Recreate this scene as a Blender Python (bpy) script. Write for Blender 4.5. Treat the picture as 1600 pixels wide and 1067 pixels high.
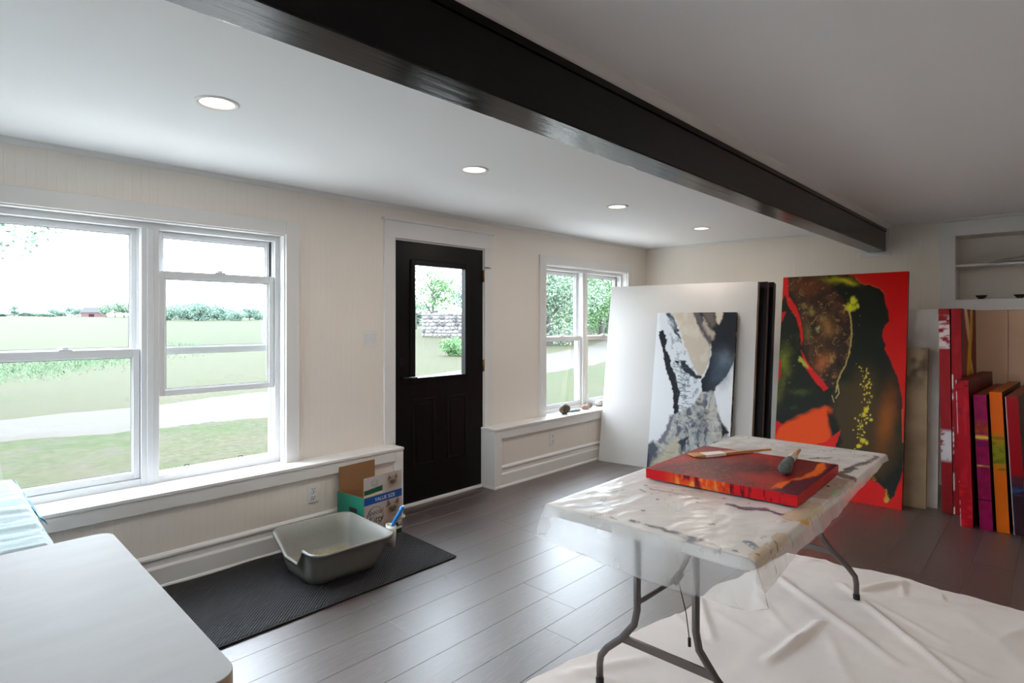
import bpy, bmesh, math, random
import numpy as np
from mathutils import Vector, Matrix
random.seed(7)
for o in list(bpy.data.objects): bpy.data.objects.remove(o)
S = bpy.context.scene
COL = S.collection

# ------------------------------------------------------------------ camera
F, CX, HY, H = 913.0, 800.0, 503.0, 1.43
A = math.atan2(860, F)
FW = np.array([math.cos(A), math.sin(A), 0]); RT = np.array([math.sin(A), -math.cos(A), 0]); UP = np.array([0, 0, 1.0])
CAM = np.array([0, 0, H])
cd = bpy.data.cameras.new('camera'); cam = bpy.data.objects.new('camera', cd); COL.objects.link(cam)
cam.location = (0, 0, H); cam.rotation_euler = (math.pi / 2, 0, A - math.pi / 2)
cd.sensor_width = 36; cd.lens = F / 1600 * 36; cd.shift_y = -(533.5 - HY) / 1600; cd.clip_start = 0.02; cd.clip_end = 3000
S.camera = cam
# ------------------------------------------------------------------ sky, exposure
SKY = 10.0
w = bpy.data.worlds.new('overcast_sky'); S.world = w; w.use_nodes = True
bg = w.node_tree.nodes['Background']; bg.inputs[0].default_value = (0.84, 0.94, 1.06, 1); bg.inputs[1].default_value = SKY
vs = S.view_settings
vs.view_transform = 'Standard'; vs.look = 'None'; vs.exposure = 0.62; vs.gamma = 1; vs.use_curve_mapping = False
LAMP_W = 4.0

# ------------------------------------------------------------------ pixel helpers (directions only; distance from the surface touched)
def ray(u, v): return FW + RT * (u - CX) / F + UP * (HY - v) / F
def onz(u, v, z=0.0): d = ray(u, v); return CAM + d * (z - H) / d[2]
def onplane(u, v, O, n):
    d = ray(u, v); O = np.array(O, float); n = np.array(n, float)
    return CAM + d * ((O - CAM) @ n) / (d @ n)

# ------------------------------------------------------------------ mesh helpers
class MB:
    def __init__(s): s.v = []; s.f = []; s.sm = []
    def add(s, vs, fs, smooth=False):
        b = len(s.v); s.v += [tuple(map(float, p)) for p in vs]
        for f in fs: s.f.append(tuple(i + b for i in f)); s.sm.append(smooth)
        return s
    def box(s, x0, x1, y0, y1, z0, z1):
        v = [(x, y, z) for z in (z0, z1) for y in (y0, y1) for x in (x0, x1)]
        return s.add(v, [(0, 2, 3, 1), (4, 5, 7, 6), (0, 1, 5, 4), (2, 6, 7, 3), (0, 4, 6, 2), (1, 3, 7, 5)])
    def obox(s, O, ex, ey, ez, a, b, c):      # oriented box from corner O
        O, ex, ey, ez = [np.array(q, float) for q in (O, ex, ey, ez)]
        v = [O + ex * i * a + ey * j * b + ez * k * c for k in (0, 1) for j in (0, 1) for i in (0, 1)]
        return s.add(v, [(0, 2, 3, 1), (4, 5, 7, 6), (0, 1, 5, 4), (2, 6, 7, 3), (0, 4, 6, 2), (1, 3, 7, 5)])
    def prism(s, poly, a0, a1, axis='x'):      # poly in the two other axes
        n = len(poly)
        def P(p, a):
            return {'x': (a, p[0], p[1]), 'y': (p[0], a, p[1]), 'z': (p[0], p[1], a)}[axis]
        v = [P(p, a0) for p in poly] + [P(p, a1) for p in poly]
        f = [tuple(range(n))[::-1], tuple(range(n, 2 * n))] + [(i, (i + 1) % n, n + (i + 1) % n, n + i) for i in range(n)]
        return s.add(v, f)
    def tube(s, pts, r, n=10, cap=True):
        pts = [np.array(p, float) for p in pts]; m = len(pts)
        rr = r if hasattr(r, '__len__') else [r] * m
        vs = []; ref = None
        for i in range(m):
            t = pts[min(i + 1, m - 1)] - pts[max(i - 1, 0)]; t = t / np.linalg.norm(t)
            if ref is None:
                ref = np.cross(t, (0, 0, 1.0))
                if np.linalg.norm(ref) < .1: ref = np.cross(t, (1.0, 0, 0))
            ref = ref - t * (ref @ t); ref = ref / np.linalg.norm(ref); b = np.cross(t, ref)
            vs += [pts[i] + rr[i] * (ref * math.cos(2 * math.pi * k / n) + b * math.sin(2 * math.pi * k / n)) for k in range(n)]
        fs = [(i * n + k, i * n + (k + 1) % n, (i + 1) * n + (k + 1) % n, (i + 1) * n + k) for i in range(m - 1) for k in range(n)]
        s.add(vs, fs, True)
        if cap:
            b = len(s.v) - len(vs)
            s.f.append(tuple(b + k for k in range(n))[::-1]); s.sm.append(False)
            s.f.append(tuple(b + (m - 1) * n + k for k in range(n))); s.sm.append(False)
        return s
    def lathe(s, c, prof, n=32, smooth=True):  # prof [(r, z)] about vertical axis at c
        vs = []
        for r, z in prof: vs += [(c[0] + r * math.cos(2 * math.pi * k / n), c[1] + r * math.sin(2 * math.pi * k / n), c[2] + z) for k in range(n)]
        m = len(prof)
        fs = [(i * n + k, i * n + (k + 1) % n, (i + 1) * n + (k + 1) % n, (i + 1) * n + k) for i in range(m - 1) for k in range(n)]
        return s.add(vs, fs, smooth)
    def grid(s, fn, nu, nv, smooth=True):
        vs = [fn(i / nu, j / nv) for j in range(nv + 1) for i in range(nu + 1)]
        fs = [(j * (nu + 1) + i, j * (nu + 1) + i + 1, (j + 1) * (nu + 1) + i + 1, (j + 1) * (nu + 1) + i) for j in range(nv) for i in range(nu)]
        return s.add(vs, fs, smooth)
    def mesh(s, name, fix=True):
        me = bpy.data.meshes.new(name); me.from_pydata(s.v, [], s.f)
        me.polygons.foreach_set('use_smooth', s.sm)
        if fix:
            bm = bmesh.new(); bm.from_mesh(me); bmesh.ops.recalc_face_normals(bm, faces=bm.faces); bm.to_mesh(me); bm.free()
        me.update(); return me
    def build(s, name, mat, parent=None, bevel=0, fix=True, solid=0):
        me = s.mesh(name, fix); return link(name, me, mat, parent, bevel, solid)
def pmat(o):
    m = Matrix.Translation(o.location) @ o.rotation_euler.to_matrix().to_4x4()
    return (pmat(o.parent) @ m) if o.parent else m
def link(name, me, mat, parent=None, bevel=0, solid=0):
    if mat is not None:
        me.materials.clear(); me.materials.append(mat)
    o = bpy.data.objects.new(name, me); COL.objects.link(o)
    if parent is not None:
        me.transform(pmat(parent).inverted()); o.parent = parent
    if solid:
        md = o.modifiers.new('solid', 'SOLIDIFY'); md.thickness = solid; md.offset = 0
    if bevel:
        md = o.modifiers.new('bevel', 'BEVEL'); md.width = bevel; md.segments = 2; md.limit_method = 'ANGLE'; md.angle_limit = 0.6
    return o
def tag(o, label, cat, group=None):
    o['label'] = label; o['category'] = cat
    if group: o['group'] = group
    return o
def thing(name, label, cat, loc=(0, 0, 0), rz=0, group=None):
    o = bpy.data.objects.new(name, None); COL.objects.link(o); o.location = [float(q) for q in loc]; o.rotation_euler = (0, 0, rz); o.empty_display_size = .1
    return tag(o, label, cat, group)
def struct(o): o['kind'] = 'structure'; return o
def sthing(name, loc=(0, 0, 0)):
    o = bpy.data.objects.new(name, None); COL.objects.link(o); o.location = loc; return struct(o)

# ------------------------------------------------------------------ materials
def lin(c):
    c = np.array(c, float) / 255.0
    return np.where(c <= .04045, c / 12.92, ((c + .055) / 1.055) ** 2.4)
def N(nt, t, **kw):
    n = nt.nodes.new(t)
    for k, v in kw.items(): setattr(n, k, v)
    return n
def mat(name, col, rough=.5, metal=0, bump=0, bscale=60, var=0, vscale=6, spec=.5, coord='Object', stretch=(1, 1, 1), sheen=0):
    m = bpy.data.materials.new(name); m.use_nodes = True; nt = m.node_tree; b = nt.nodes['Principled BSDF']
    c = list(lin(col)) + [1]
    b.inputs['Base Color'].default_value = c; b.inputs['Roughness'].default_value = rough; b.inputs['Metallic'].default_value = metal
    b.inputs['Specular IOR Level'].default_value = spec
    if var or bump:
        tc = N(nt, 'ShaderNodeTexCoord'); mp = N(nt, 'ShaderNodeMapping'); mp.inputs['Scale'].default_value = stretch
        nt.links.new(tc.outputs[coord], mp.inputs[0])
    if var:
        n = N(nt, 'ShaderNodeTexNoise'); n.inputs['Scale'].default_value = vscale; n.inputs['Detail'].default_value = 6
        nt.links.new(mp.outputs[0], n.inputs[0])
        r = N(nt, 'ShaderNodeMapRange'); r.inputs[1].default_value = .3; r.inputs[2].default_value = .7; r.inputs[3].default_value = 1 - var; r.inputs[4].default_value = 1 + var
        nt.links.new(n.outputs[0], r.inputs[0])
        mx = N(nt, 'ShaderNodeVectorMath', operation='SCALE'); mx.inputs[0].default_value = c[:3]
        nt.links.new(r.outputs[0], mx.inputs['Scale']); nt.links.new(mx.outputs[0], b.inputs['Base Color'])
    if bump:
        n2 = N(nt, 'ShaderNodeTexNoise'); n2.inputs['Scale'].default_value = bscale; n2.inputs['Detail'].default_value = 4
        nt.links.new(mp.outputs[0], n2.inputs[0])
        bp = N(nt, 'ShaderNodeBump'); bp.inputs['Strength'].default_value = bump; bp.inputs['Distance'].default_value = .01
        nt.links.new(n2.outputs[0], bp.inputs['Height']); nt.links.new(bp.outputs[0], b.inputs['Normal'])
    return m
def mat_vcol(name, rough=.55, spec=.4, bump=0):
    m = bpy.data.materials.new(name); m.use_nodes = True; nt = m.node_tree; b = nt.nodes['Principled BSDF']
    a = N(nt, 'ShaderNodeVertexColor', layer_name='Col'); nt.links.new(a.outputs[0], b.inputs['Base Color'])
    b.inputs['Roughness'].default_value = rough; b.inputs['Specular IOR Level'].default_value = spec
    if bump:
        n2 = N(nt, 'ShaderNodeTexNoise'); n2.inputs['Scale'].default_value = 90; tc = N(nt, 'ShaderNodeTexCoord'); nt.links.new(tc.outputs['Object'], n2.inputs[0])
        bp = N(nt, 'ShaderNodeBump'); bp.inputs['Strength'].default_value = bump; bp.inputs['Distance'].default_value = .004
        nt.links.new(n2.outputs[0], bp.inputs['Height']); nt.links.new(bp.outputs[0], b.inputs['Normal'])
    return m
def mat_glass(name, tint=(1, 1, 1), refl=.06):
    m = bpy.data.materials.new(name); m.use_nodes = True; nt = m.node_tree; nt.nodes.remove(nt.nodes['Principled BSDF'])
    out = nt.nodes['Material Output']; t = N(nt, 'ShaderNodeBsdfTransparent'); t.inputs[0].default_value = (*tint, 1)
    g = N(nt, 'ShaderNodeBsdfGlossy'); g.inputs['Roughness'].default_value = .02
    mx = N(nt, 'ShaderNodeMixShader'); mx.inputs[0].default_value = refl; nt.links.new(t.outputs[0], mx.inputs[1]); nt.links.new(g.outputs[0], mx.inputs[2])
    nt.links.new(mx.outputs[0], out.inputs[0]); return m
def mat_emit(name, col, strength):
    m = bpy.data.materials.new(name); m.use_nodes = True; nt = m.node_tree; b = nt.nodes['Principled BSDF']
    b.inputs['Base Color'].default_value = (.8, .8, .8, 1); b.inputs['Emission Color'].default_value = (*col, 1); b.inputs['Emission Strength'].default_value = strength
    return m
def mat_floor():
    m = bpy.data.materials.new('dark_oak_laminate'); m.use_nodes = True; nt = m.node_tree; b = nt.nodes['Principled BSDF']; L = nt.links.new
    tc = N(nt, 'ShaderNodeTexCoord'); oi = N(nt, 'ShaderNodeObjectInfo')
    ml = N(nt, 'ShaderNodeMath', operation='MULTIPLY'); ml.inputs[1].default_value = 37.0; L(oi.outputs['Random'], ml.inputs[0])
    cb = N(nt, 'ShaderNodeCombineXYZ'); L(ml.outputs[0], cb.inputs[0]); L(ml.outputs[0], cb.inputs[1]); L(ml.outputs[0], cb.inputs[2])
    ad = N(nt, 'ShaderNodeVectorMath', operation='ADD'); L(tc.outputs['Object'], ad.inputs[0]); L(cb.outputs[0], ad.inputs[1])
    mp = N(nt, 'ShaderNodeMapping'); mp.inputs['Scale'].default_value = (1.0, 7.0, 1.0); L(ad.outputs[0], mp.inputs[0])
    n1 = N(nt, 'ShaderNodeTexNoise'); n1.inputs['Scale'].default_value = 1.6; n1.inputs['Detail'].default_value = 3; n1.inputs['Distortion'].default_value = .6; L(mp.outputs[0], n1.inputs[0])
    mu = N(nt, 'ShaderNodeMath', operation='MULTIPLY'); mu.inputs[1].default_value = 70; L(n1.outputs[0], mu.inputs[0])
    sn = N(nt, 'ShaderNodeMath', operation='SINE'); L(mu.outputs[0], sn.inputs[0])
    mp2 = N(nt, 'ShaderNodeMapping'); mp2.inputs['Scale'].default_value = (4, 90, 4); L(ad.outputs[0], mp2.inputs[0])
    n2 = N(nt, 'ShaderNodeTexNoise'); n2.inputs['Scale'].default_value = 1.5; n2.inputs['Detail'].default_value = 4; L(mp2.outputs[0], n2.inputs[0])
    r1 = N(nt, 'ShaderNodeMapRange'); r1.inputs[1].default_value = .72; r1.inputs[2].default_value = 1; r1.inputs[3].default_value = 0; r1.inputs[4].default_value = .34; L(sn.outputs[0], r1.inputs[0])
    r2 = N(nt, 'ShaderNodeMapRange'); r2.inputs[1].default_value = .3; r2.inputs[2].default_value = .7; r2.inputs[3].default_value = 0; r2.inputs[4].default_value = .5; L(n2.outputs[0], r2.inputs[0])
    sm = N(nt, 'ShaderNodeMath', operation='ADD'); L(r1.outputs[0], sm.inputs[0]); L(r2.outputs[0], sm.inputs[1])
    rr = N(nt, 'ShaderNodeMath', operation='MULTIPLY_ADD'); rr.inputs[1].default_value = .22; L(oi.outputs['Random'], rr.inputs[0]); L(sm.outputs[0], rr.inputs[2])
    cr = N(nt, 'ShaderNodeValToRGB'); L(rr.outputs[0], cr.inputs[0])
    cr.color_ramp.elements[0].color = (*lin((54, 44, 42)), 1); cr.color_ramp.elements[1].color = (*lin((106, 90, 87)), 1)
    L(cr.outputs[0], b.inputs['Base Color'])
    r3 = N(nt, 'ShaderNodeMapRange'); r3.inputs[3].default_value = .36; r3.inputs[4].default_value = .54; L(sm.outputs[0], r3.inputs[0]); L(r3.outputs[0], b.inputs['Roughness'])
    bp = N(nt, 'ShaderNodeBump'); bp.inputs['Strength'].default_value = .25; bp.inputs['Distance'].default_value = .002; L(sm.outputs[0], bp.inputs['Height']); L(bp.outputs[0], b.inputs['Normal'])
    b.inputs['Specular IOR Level'].default_value = .8; b.inputs['Coat Weight'].default_value = .7; b.inputs['Coat Roughness'].default_value = .38; b.inputs['Coat IOR'].default_value = 1.85
    return m

M = dict(
    wall=mat('cream_beadboard_paint', (234, 226, 217), .5, bump=.03, bscale=40),
    white=mat('white_trim_paint', (226, 224, 222), .4, spec=.35),
    vinyl=mat('white_vinyl', (222, 223, 224), .36, spec=.35),
    ceil=mat('ceiling_paint', (240, 240, 240), .8, bump=.04, bscale=220),
    black=mat('black_satin_paint', (9, 8, 8), .36, spec=.22, bump=.05, bscale=30, stretch=(.15, 1, 4)),
    beam=mat('black_beam_gloss', (6, 5, 5), .2, spec=.22, bump=.10, bscale=26, stretch=(.12, 1.6, 1.6)),
    glass=mat_glass('window_glass', (.985, 1, .995), .03), floor=mat_floor(),
    steel=mat('grey_steel_tube', (104, 98, 96), .38, .8), brass=mat('aged_brass', (140, 105, 60), .35, .9),
    chrome=mat('satin_nickel', (150, 148, 145), .3, 1.0), dark=mat('black_slot', (20, 20, 20), .6),
)

# ------------------------------------------------------------------ numpy painter (paint on canvases and print on boxes)
def vnoise(x, y, seed=0):
    xi = np.floor(x).astype(np.int64); yi = np.floor(y).astype(np.int64); fx = x - xi; fy = y - yi
    def hsh(a, b):
        h = (a * 374761393 + b * 668265263 + seed * 974634777) & 0xffffffff
        h = ((h ^ (h >> 13)) * 1274126177) & 0xffffffff
        return ((h ^ (h >> 16)) & 0xffff) / 65535.0
    fx = fx * fx * (3 - 2 * fx); fy = fy * fy * (3 - 2 * fy)
    return (hsh(xi, yi) * (1 - fx) + hsh(xi + 1, yi) * fx) * (1 - fy) + (hsh(xi, yi + 1) * (1 - fx) + hsh(xi + 1, yi + 1) * fx) * fy
def fbm(x, y, seed=0, o=4):
    r = 0; a = .5; t = 0
    for k in range(o): r = r + a * vnoise(x * 2 ** k, y * 2 ** k, seed + k * 17); t += a; a *= .5
    return r / t
def sdpoly(px, py, poly):
    poly = np.array(poly, float); d = np.full(px.shape, 1e9); ins = np.zeros(px.shape, bool); n = len(poly)
    for i in range(n):
        ax, ay = poly[i]; bx, by = poly[(i + 1) % n]; ex, ey = bx - ax, by - ay
        t = np.clip(((px - ax) * ex + (py - ay) * ey) / (ex * ex + ey * ey + 1e-12), 0, 1)
        d = np.minimum(d, np.hypot(px - ax - t * ex, py - ay - t * ey))
        c = ((ay > py) != (by > py)) & (px < (bx - ax) * (py - ay) / (by - ay + 1e-12) + ax); ins ^= c
    return np.where(ins, d, -d)
class Paint:
    """coordinates X, Y are photo-like units (1 unit = 1 px of the study sketch)"""
    def __init__(s, X, Y, base): s.X, s.Y = X, Y; s.c = np.tile(lin(base), X.shape + (1,))
    def warp(s, amp, sc, seed): return s.X + amp * (fbm(s.X / sc, s.Y / sc, seed) - .5) * 2, s.Y + amp * (fbm(s.X / sc, s.Y / sc, seed + 50) - .5) * 2
    def mix(s, m, col):
        col = lin(col) if not isinstance(col, np.ndarray) else col
        m = np.clip(m, 0, 1)[..., None]; s.c = s.c * (1 - m) + col * m
    def poly(s, pts, col, soft=1.0, warp=0, sc=10, seed=1, op=1.0):
        x, y = s.warp(warp, sc, seed) if warp else (s.X, s.Y)
        s.mix(op * np.clip(.5 + sdpoly(x, y, pts) / (2 * soft), 0, 1), col)
    def blob(s, cx, cy, rx, ry, col, op=1.0, ang=0, hard=0, warp=0, sc=6, seed=3):
        x, y = s.warp(warp, sc, seed) if warp else (s.X, s.Y)
        ca, sa = math.cos(ang), math.sin(ang); dx, dy = x - cx, y - cy; a = (dx * ca + dy * sa) / rx; b = (-dx * sa + dy * ca) / ry
        q = a * a + b * b
        s.mix(op * (np.exp(-q) if not hard else np.clip((1 - np.sqrt(q)) * hard + .5, 0, 1)), col)
    def line(s, pts, wd, col, op=1.0, warp=0, sc=8, seed=5):
        x, y = s.warp(warp, sc, seed) if warp else (s.X, s.Y); d = np.full(s.X.shape, 1e9)
        for (ax, ay), (bx, by) in zip(pts[:-1], pts[1:]):
            ex, ey = bx - ax, by - ay; t = np.clip(((x - ax) * ex + (y - ay) * ey) / (ex * ex + ey * ey + 1e-9), 0, 1)
            d = np.minimum(d, np.hypot(x - ax - t * ex, y - ay - t * ey))
        s.mix(op * np.clip(1 - (d - wd / 2) / max(wd * .4, .5), 0, 1), col)
def solid(col): return lambda s, t: np.tile(lin(col), s.shape + (1,))
def canvas(name, label, O, ex, ey, wd, ht, dp, front, side_r=None, side_l=None, top=None, res=(2, 2), sres=(2, 2), cat='painting', group=None, rough=.5, bottom=None):
    """stretched canvas: O is the lower left front corner, ex along the width, ey up the face; depth goes away from the front"""
    O, ex, ey = [np.array(q, float) for q in (O, ex, ey)]; ex /= np.linalg.norm(ex); ey /= np.linalg.norm(ey); en = -np.cross(ex, ey)
    mb = MB(); cols = []
    def face(P, a, b, la, lb, fn, r):
        nu, nv = r; s, t = np.meshgrid(np.linspace(0, 1, nu + 1), np.linspace(0, 1, nv + 1))
        mb.grid(lambda i, j: P + a * la * i + b * lb * j, nu, nv, False); cols.append(np.asarray(fn(s, t)).reshape(-1, 3))
    side_r = side_r or solid((205, 198, 188)); side_l = side_l or side_r; top = top or side_r; bottom = bottom or side_r
    face(O, ex, ey, wd, ht, front, res)
    face(O + ex * wd, en, ey, dp, ht, side_r, sres)
    face(O + en * dp, -en, ey, dp, ht, side_l, sres)
    face(O + ey * ht, ex, en, wd, dp, top, (sres[1], sres[0]))
    face(O + en * dp, ex, -en, wd, dp, bottom, (sres[1], sres[0]))
    face(O + ex * wd + en * dp, -ex, ey, wd, ht, solid((150, 130, 105)), (2, 2))
    me = mb.mesh(name, False); at = me.color_attributes.new('Col', 'FLOAT_COLOR', 'POINT')
    c = np.concatenate(cols); c = np.concatenate([c, np.ones((len(c), 1))], 1); at.data.foreach_set('color', c.astype(np.float32).ravel())
    return tag(link(name, me, mat_vcol(name + '_paint', rough, .14, .25)), label, cat, group)

# ================================================================== ROOM SHELL
D = 3.694; XF = 6.31; ZC = 2.32; XB = -2.6; YR = -2.6
# floor: base slab with laminate planks laid along the window wall
floor = struct(MB().box(XB - .15, XF + .3, YR - .15, D + .17, -.08, -.012).build('floor', M['dark']))
PW = .1955; PL = 1.285
pm = MB(); g = .0016
def plank_mesh(L):
    a, b, e = L / 2 - .0003, PW / 2 - .0003, .0011
    v = [(-a, -b, -.012), (a, -b, -.012), (a, b, -.012), (-a, b, -.012), (-a, -b, -e), (a, -b, -e), (a, b, -e), (-a, b, -e), (-a + e, -b + e, 0), (a - e, -b + e, 0), (a - e, b - e, 0), (-a + e, b - e, 0)]
    f = [(0, 3, 2, 1)] + [(i, (i + 1) % 4, 4 + (i + 1) % 4, 4 + i) for i in range(4)] + [(4 + i, 4 + (i + 1) % 4, 8 + (i + 1) % 4, 8 + i) for i in range(4)] + [(8, 9, 10, 11)]
    return MB().add(v, f).mesh('plank')
pmeshes = {}
row0 = 1.565
seams = {3: 1.63, 4: 2.13, 2: 2.375, 1: 1.05, 5: 2.98, 6: 1.72, 7: 2.53, 8: 3.55}
k0 = int(math.floor((YR - row0) / PW)); k1 = int(math.floor((D + .05 - row0) / PW))
for k in range(k0, k1 + 1):
    y = row0 + (k + .5) * PW
    if y - PW / 2 < -1.6: continue
    s0 = seams.get(k, random.uniform(0, PL)); x = s0 - math.ceil((s0 - (-.6)) / PL) * PL
    while x < XF:
        xa, xb = max(x, -.6), min(x + PL, XF); L = round(xb - xa, 3)
        if L > .03:
            if L not in pmeshes:
                pmeshes[L] = plank_mesh(L); pmeshes[L].materials.append(M['floor'])
            o = bpy.data.objects.new('plank', pmeshes[L]); COL.objects.link(o); o.location = ((xa + xb) / 2, y, 0); o.parent = floor
        x += PL
MB().box(XB, -.6, YR, D + .05, -.012, 0).box(-.6, XF, YR, row0 + PW * math.ceil((-1.6 - row0) / PW), -.012, 0).build('floor_board', M['floor'], floor)

# beadboard walls: a bead every 41 mm, real grooves
def bead_panel(mb, a0, a1, z0, z1, face, axis, back):
    """grooved panel along axis ('x' -> wall facing -y at y=face, 'y' -> wall facing -x at x=face)"""
    P = .041; gw = .0026; gd = .0007
    prof = [(a0, 0)]; k = math.ceil(a0 / P)
    while k * P < a1 - .012:
        c = k * P
        if c > a0 + .012: prof += [(c - gw, 0), (c - gw * .3, gd), (c + gw * .3, gd), (c + gw, 0)]
        k += 1
    prof.append((a1, 0)); n = len(prof)
    def pt(a, d, z): return (a, face + d, z) if axis == 'x' else (face + d, a, z)
    v = [pt(a, d, z0) for a, d in prof] + [pt(a, d, z1) for a, d in prof]
    mb.add(v, [(i, i + 1, n + i + 1, n + i) for i in range(n - 1)])
    b = [pt(a0, .006, z0), pt(a1, .006, z0), pt(a1, back, z0), pt(a0, back, z0)]; t = [(p[0], p[1], z1) for p in b]
    mb.add(b + t, [(0, 1, 2, 3), (4, 5, 6, 7), (1, 2, 6, 5), (2, 3, 7, 6), (3, 0, 4, 7)])
W1 = (.24, 1.765, .512, 2.004); W2 = (4.388, 5.88, .512, 2.003); DR = (2.622, 3.549, 0, 2.062)
BK = .17
wl = MB()
bead_panel(wl, XB, W1[0], 0, ZC, D, 'x', BK); bead_panel(wl, W1[0], W1[1], 0, W1[2], D, 'x', BK); bead_panel(wl, W1[0], W1[1], W1[3], ZC, D, 'x', BK)
bead_panel(wl, W1[1], DR[0], 0, ZC, D, 'x', BK); bead_panel(wl, DR[0], DR[1], DR[3], ZC, D, 'x', BK)
bead_panel(wl, DR[1], W2[0], 0, ZC, D, 'x', BK); bead_panel(wl, W2[0], W2[1], 0, W2[2], D, 'x', BK); bead_panel(wl, W2[0], W2[1], W2[3], ZC, D, 'x', BK)
bead_panel(wl, W2[1], XF + .17, 0, ZC, D, 'x', BK)
struct(wl.build('wall_left', M['wall'], fix=False))
NI = (-1.4, .672, 1.622, 2.172)     # niche opening y0,y1,z0,z1
wb = MB()
bead_panel(wb, NI[1], D, 0, ZC, XF, 'y', .3)
wb.box(XF, XF + .3, YR, NI[0], 0, ZC).box(XF, XF + .3, NI[0], NI[1], NI[3], ZC)
back_wall = struct(wb.build('wall_back', M['wall'], fix=False))
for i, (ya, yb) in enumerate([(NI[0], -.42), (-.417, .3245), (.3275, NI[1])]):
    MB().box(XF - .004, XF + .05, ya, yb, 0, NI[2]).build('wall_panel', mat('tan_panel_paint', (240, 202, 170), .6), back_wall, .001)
MB().box(XF + .05, XF + .3, NI[0], NI[1], 0, NI[2] - .02).build('wall_core', M['wall'], back_wall)
struct(MB().box(XB, XF + .17, YR - .15, YR, 0, ZC).build('wall_right', M['wall']))
GD = (1.75, 3.25, .05, 2.08)      # unseen glazed double door behind the camera, added to let in daylight
struct(MB().box(XB - .15, XB, YR - .15, GD[0], 0, ZC).box(XB - .15, XB, GD[1], D + .17, 0, ZC).box(XB - .15, XB, GD[0], GD[1], GD[3], ZC).box(XB - .15, XB, GD[0], GD[1], 0, GD[2]).build('wall_front', M['wall']))

# ceiling with round holes for four recessed lamps and the added row
LX = [.907, 2.334, 3.839, 5.281]; LY = 2.502; LR = .068
LY2 = -.16; LX2 = [.907, 2.334, 3.839]  # second lamp row out of view, added to light table and drop cloth
cm = MB(); ca = .2
def quad(x0, x1, y0, y1): cm.add([(x0, y0, ZC), (x1, y0, ZC), (x1, y1, ZC), (x0, y1, ZC)], [(0, 3, 2, 1)])
quad(XB, XF + .17, YR, LY2 - ca); quad(XB, XF + .17, LY2 + ca, LY - ca); quad(XB, XF + .17, LY + ca, D + .17)
for LYk, LXk in ((LY, LX), (LY2, LX2)):
    xs = XB
    for lx in LXk:
        quad(xs, lx - ca, LYk - ca, LYk + ca); xs = lx + ca; n = 48; v = []
        for k in range(n):
            c, s_ = math.cos(2 * math.pi * k / n), math.sin(2 * math.pi * k / n); q = ca / max(abs(c), abs(s_))
            v += [(lx + LR * c, LYk + LR * s_, ZC), (lx + q * c, LYk + q * s_, ZC)]
        cm.add(v, [(2 * k, 2 * k + 1, (2 * k + 3) % (2 * n), (2 * k + 2) % (2 * n)) for k in range(n)])
    quad(xs, XF + .17, LYk - ca, LYk + ca)
ceiling = struct(cm.build('ceiling', M['ceil'], fix=False))
MB().box(XB - .15, XF + .3, YR - .15, D + .17, ZC + .12, ZC + .2).build('ceiling_slab', M['ceil'], ceiling)

# crown and corner trims
struct(MB().prism([(D, ZC), (D - .022, ZC), (D - .018, ZC - .012), (D - .006, ZC - .026), (D, ZC - .03)], XB, XF).build('trim_1', M['white']))
tb = MB().prism([(XF, ZC), (XF - .016, ZC), (XF - .014, ZC - .012), (XF - .004, ZC - .022), (XF, ZC - .024)], 0, 1, 'y')
tb.v = [(p[0], YR + p[1] * (D - YR), p[2]) for p in tb.v]
struct(tb.build('trim_2', M['white']))

# black ceiling beam
bm_ = thing('ceiling_beam', 'long glossy black beam running under the white ceiling', 'beam', (XF - .01, 1.27, 2.08))
MB().box(XB, XF - .013, 1.187, 1.325, 2.081, ZC - .0).build('beam_core', M['beam'], bm_, .004)
MB().box(XB, XF - .013, 1.180, 1.187, 2.262, ZC - .0).build('beam_lip', M['beam'], bm_, .002)
MB().box(XF - .013, XF - .0005, 1.155, 1.394, 2.036, 2.312).build('wall_plate', M['white'], bm_, .003)
struct(MB().prism([(1.18, ZC), (1.145, ZC), (1.147, ZC - .012), (1.172, ZC - .030), (1.18, ZC - .032)], XB, XF - .013).build('trim_3', M['white']))

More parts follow.
